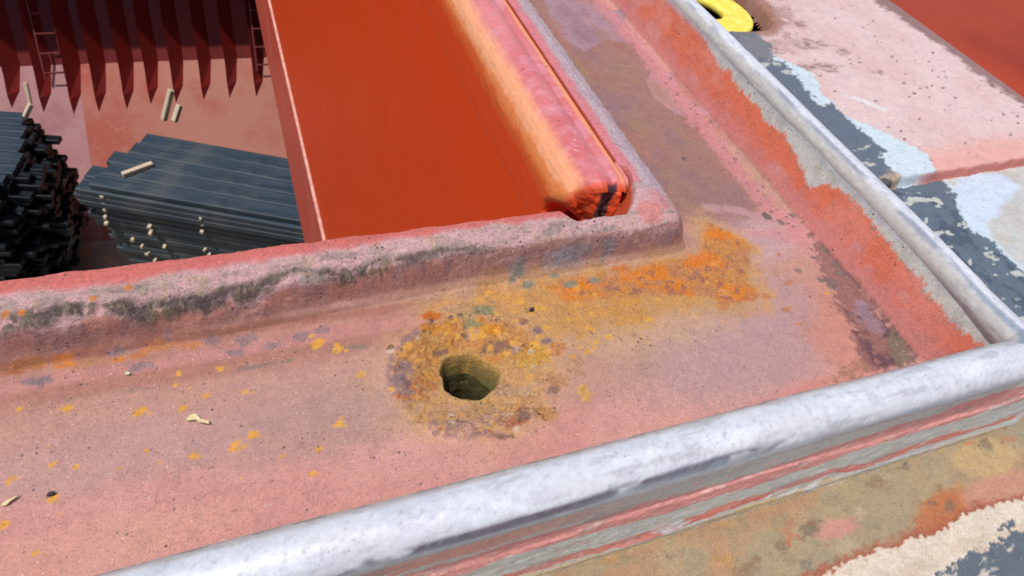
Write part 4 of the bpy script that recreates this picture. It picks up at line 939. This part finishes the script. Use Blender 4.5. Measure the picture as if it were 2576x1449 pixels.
# left stack with ragged black ends
ang2 = math.radians(165); du2 = Vector((math.cos(ang2), math.sin(ang2), 0)); dv2 = Vector((-math.sin(ang2), math.cos(ang2), 0))
base2 = Vector((-3.36, 11.02, 0)); wd2, ht2 = .17, .10
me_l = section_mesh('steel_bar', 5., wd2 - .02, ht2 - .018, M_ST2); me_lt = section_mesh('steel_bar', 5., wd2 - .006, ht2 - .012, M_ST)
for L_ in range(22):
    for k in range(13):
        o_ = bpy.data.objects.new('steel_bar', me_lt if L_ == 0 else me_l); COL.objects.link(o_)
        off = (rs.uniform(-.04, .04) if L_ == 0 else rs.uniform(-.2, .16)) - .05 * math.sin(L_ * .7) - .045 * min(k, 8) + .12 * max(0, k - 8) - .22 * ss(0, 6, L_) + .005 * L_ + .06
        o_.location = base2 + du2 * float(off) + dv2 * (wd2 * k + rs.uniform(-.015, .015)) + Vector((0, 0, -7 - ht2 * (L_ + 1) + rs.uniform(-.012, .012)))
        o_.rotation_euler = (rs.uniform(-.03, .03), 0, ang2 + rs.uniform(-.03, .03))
        o_['category'] = 'steel bar'; o_['group'] = 'dark steel bars in the left-hand stack'
        o_['label'] = '%s steel bar, %s layer down, %s from the back of the left-hand stack' % ('blue-topped' if L_ == 0 else 'black-ended', ORD[L_], ORD[k])

# pale dunnage battens
M_WOOD = simple('pale_dunnage_wood', (.50, .40, .28), (.66, .56, .42), 14, .8, .2, stretch=(1, 8, 8), bump=.3)
def batten(a, b_, t, label, group=None):
    a = Vector(a); b_ = Vector(b_); d = b_ - a
    me = boxmesh('batten', 0, d.length, -t / 2, t / 2, -t / 2, t / 2, t * .12)
    o_ = link('wooden_batten', me, None, M_WOOD); o_.location = a; o_.rotation_euler = d.to_track_quat('X', 'Z').to_euler()
    o_['label'] = label; o_['category'] = 'wooden batten'
    if group: o_['group'] = group
def on(px, py, z): a_ = onz(px, py, z * 1000); return (a_[0] / 1000, a_[1] / 1000, z)
batten(on(308, 440, -6.97), on(384, 412, -6.97), .075, 'pale wooden batten lying alone on top of the right-hand steel stack')
def stick(p0, p1, y, t, label):
    a = ray(*p0); b_ = ray(*p1); ta = y / a[1]; tb = (y + .12) / b_[1]
    batten((a[0] * ta, y, a[2] * ta + .3), (b_[0] * tb, y + .12, b_[2] * tb + .3), t, label)
stick((412, 302), (431, 226), 10.62, .085, 'taller of two pale battens standing behind the right-hand steel stack')
stick((438, 306), (452, 264), 10.50, .085, 'shorter of two pale battens standing behind the right-hand steel stack')
stick((52, 316), (78, 262), 11.0, .07, 'pale batten leaning on the back corner of the left-hand steel stack')
stick((76, 262), (64, 208), 11.15, .055, 'thin pale batten sticking up behind the left-hand steel stack')
batten(on(163, 452, -7.9), on(156, 480, -8.15), .05, 'small pale batten end on the dark side of the left-hand stack')
ends = [(258, 492), (262, 508), (266, 525), (266, 545), (268, 562), (377, 568), (380, 585), (508, 546), (511, 562), (509, 580), (334, 603), (358, 620), (371, 638), (414, 620), (516, 628), (526, 640), (390, 655), (540, 655)]
cA = 'pale batten end in the left column on the right-hand stack, %s from its top'
cB = 'pale batten end in the pair between the two columns, %s one'
cC = 'pale batten end in the right column on the right-hand stack, %s from its top'
cD = 'pale batten end in the scattered row just above the coaming lip, %s from the left'
BL = [cA % ORD[i] for i in range(5)] + [cB % 'upper', cB % 'lower'] + [cC % ORD[i] for i in range(3)] + [cD % ORD[i] for i in (0, 1, 2, 4, 6, 7, 3, 5)]
for i, (a_, b_) in enumerate(ends):
    # find the point on the stack's front face: (p - base).dv = -wd/2
    d = ray(a_, b_); d = Vector(d); o0 = Vector((0, 0, .3)); nrm = dv
    t = ((base - dv * (wd / 2 + .01)) - Vector((0, 0, 0))).dot(nrm) / d.dot(nrm)
    pnt = o0 + d * t
    me = boxmesh('batten_end', -.034, .034, -.05, .05, -.028, .028, .004)
    o_ = link('batten_end', me, None, M_WOOD); o_.location = pnt; o_.rotation_euler = (0, rs.uniform(-.2, .2), ang + rs.uniform(-.2, .2))
    o_.scale = (rs.uniform(.5, .9), rs.uniform(.6, 1.1), rs.uniform(.5, .95))
    o_['category'] = 'wooden batten'; o_['label'] = BL[i]; o_['group'] = 'pale batten ends between the steel layers'

# ================================================================== small litter in the channel
M_CHAFF = simple('dry_cream_husk', (.62, .50, .26), (.72, .60, .36), 200, .7, .2, bump=.3, bd=.0004)
def flake(px, py, pts, th_, name, label, cat, mt, rot=0.):
    c0 = onz(px, py, 1.2)
    bm = bmesh.new(); rnd = random.Random(len(pts) + int(px))
    vs = [bm.verts.new((x_ / 1000, y_ / 1000, (th_ * .5 + rnd.uniform(0, th_)) / 1000)) for x_, y_ in pts]
    fc = bm.faces.new(vs)
    bmesh.ops.poke(bm, faces=[fc])
    r = bmesh.ops.extrude_face_region(bm, geom=bm.faces[:])
    for v in [g_ for g_ in r['geom'] if isinstance(g_, bmesh.types.BMVert)]: v.co.z += .0008
    bmesh.ops.recalc_face_normals(bm, faces=bm.faces[:])
    me = bpy.data.meshes.new(name); bm.to_mesh(me); bm.free()
    o_ = link(name, me, None, mt); o_.location = (c0[0] / 1000, c0[1] / 1000, .0004); o_.rotation_euler = (0, 0, rot)
    o_['label'] = label; o_['category'] = cat
flake(500, 1057, [(-5.5, -1.2), (-4.6, 1.6), (-2.2, 2.6), (-.4, 1.2), (1, .1), (3.2, -.4), (5, -.7), (5.4, -1.7), (3, -2), (.8, -1.7), (-1, -.6), (-2.6, .6), (-4, .4)], 1.5, 'dry_husk', 'cream dry husk lying on the pink channel floor left of the drain hole', 'plant husk', M_CHAFF, math.radians(-20))
flake(25, 1262, [(-3, -1.6), (-2, -.4), (0, .6), (2, 1.6), (3.2, 2), (2.6, .8), (.6, -.4), (-1, -1.6)], 1., 'dry_husk', 'small cream husk at the far left edge of the channel floor', 'plant husk', M_CHAFF, 0)
M_LEAF = simple('pale_green_bit', (.5, .52, .3), (.6, .6, .4), 300, .7, .2)
flake(322, 940, [(-1.3, -.6), (-.6, 1.2), (.6, .4), (1.3, -.3), (.4, -1)], .6, 'paint_chip', 'tiny pale green chip on the brown streak below the lip', 'paint chip', M_LEAF)
M_GRIT = simple('dark_grit', (.03, .025, .03), (.07, .05, .05), 500, .8, .3)
flake(1338, 778, [(-1.4, -.5), (-.8, .9), (.5, 1.), (1.5, .2), (1, -.8), (-.3, -1)], 1., 'grit_lump', 'dark grit lump between the drain hole and the rusty lip', 'grit', M_GRIT)
flake(128, 1243, [(-1.4, -.5), (-.8, .7), (.8, .8), (1.6, .1), (.6, -.8)], .8, 'grit_lump', 'dark grit speck on the lower left channel floor', 'grit', M_GRIT)
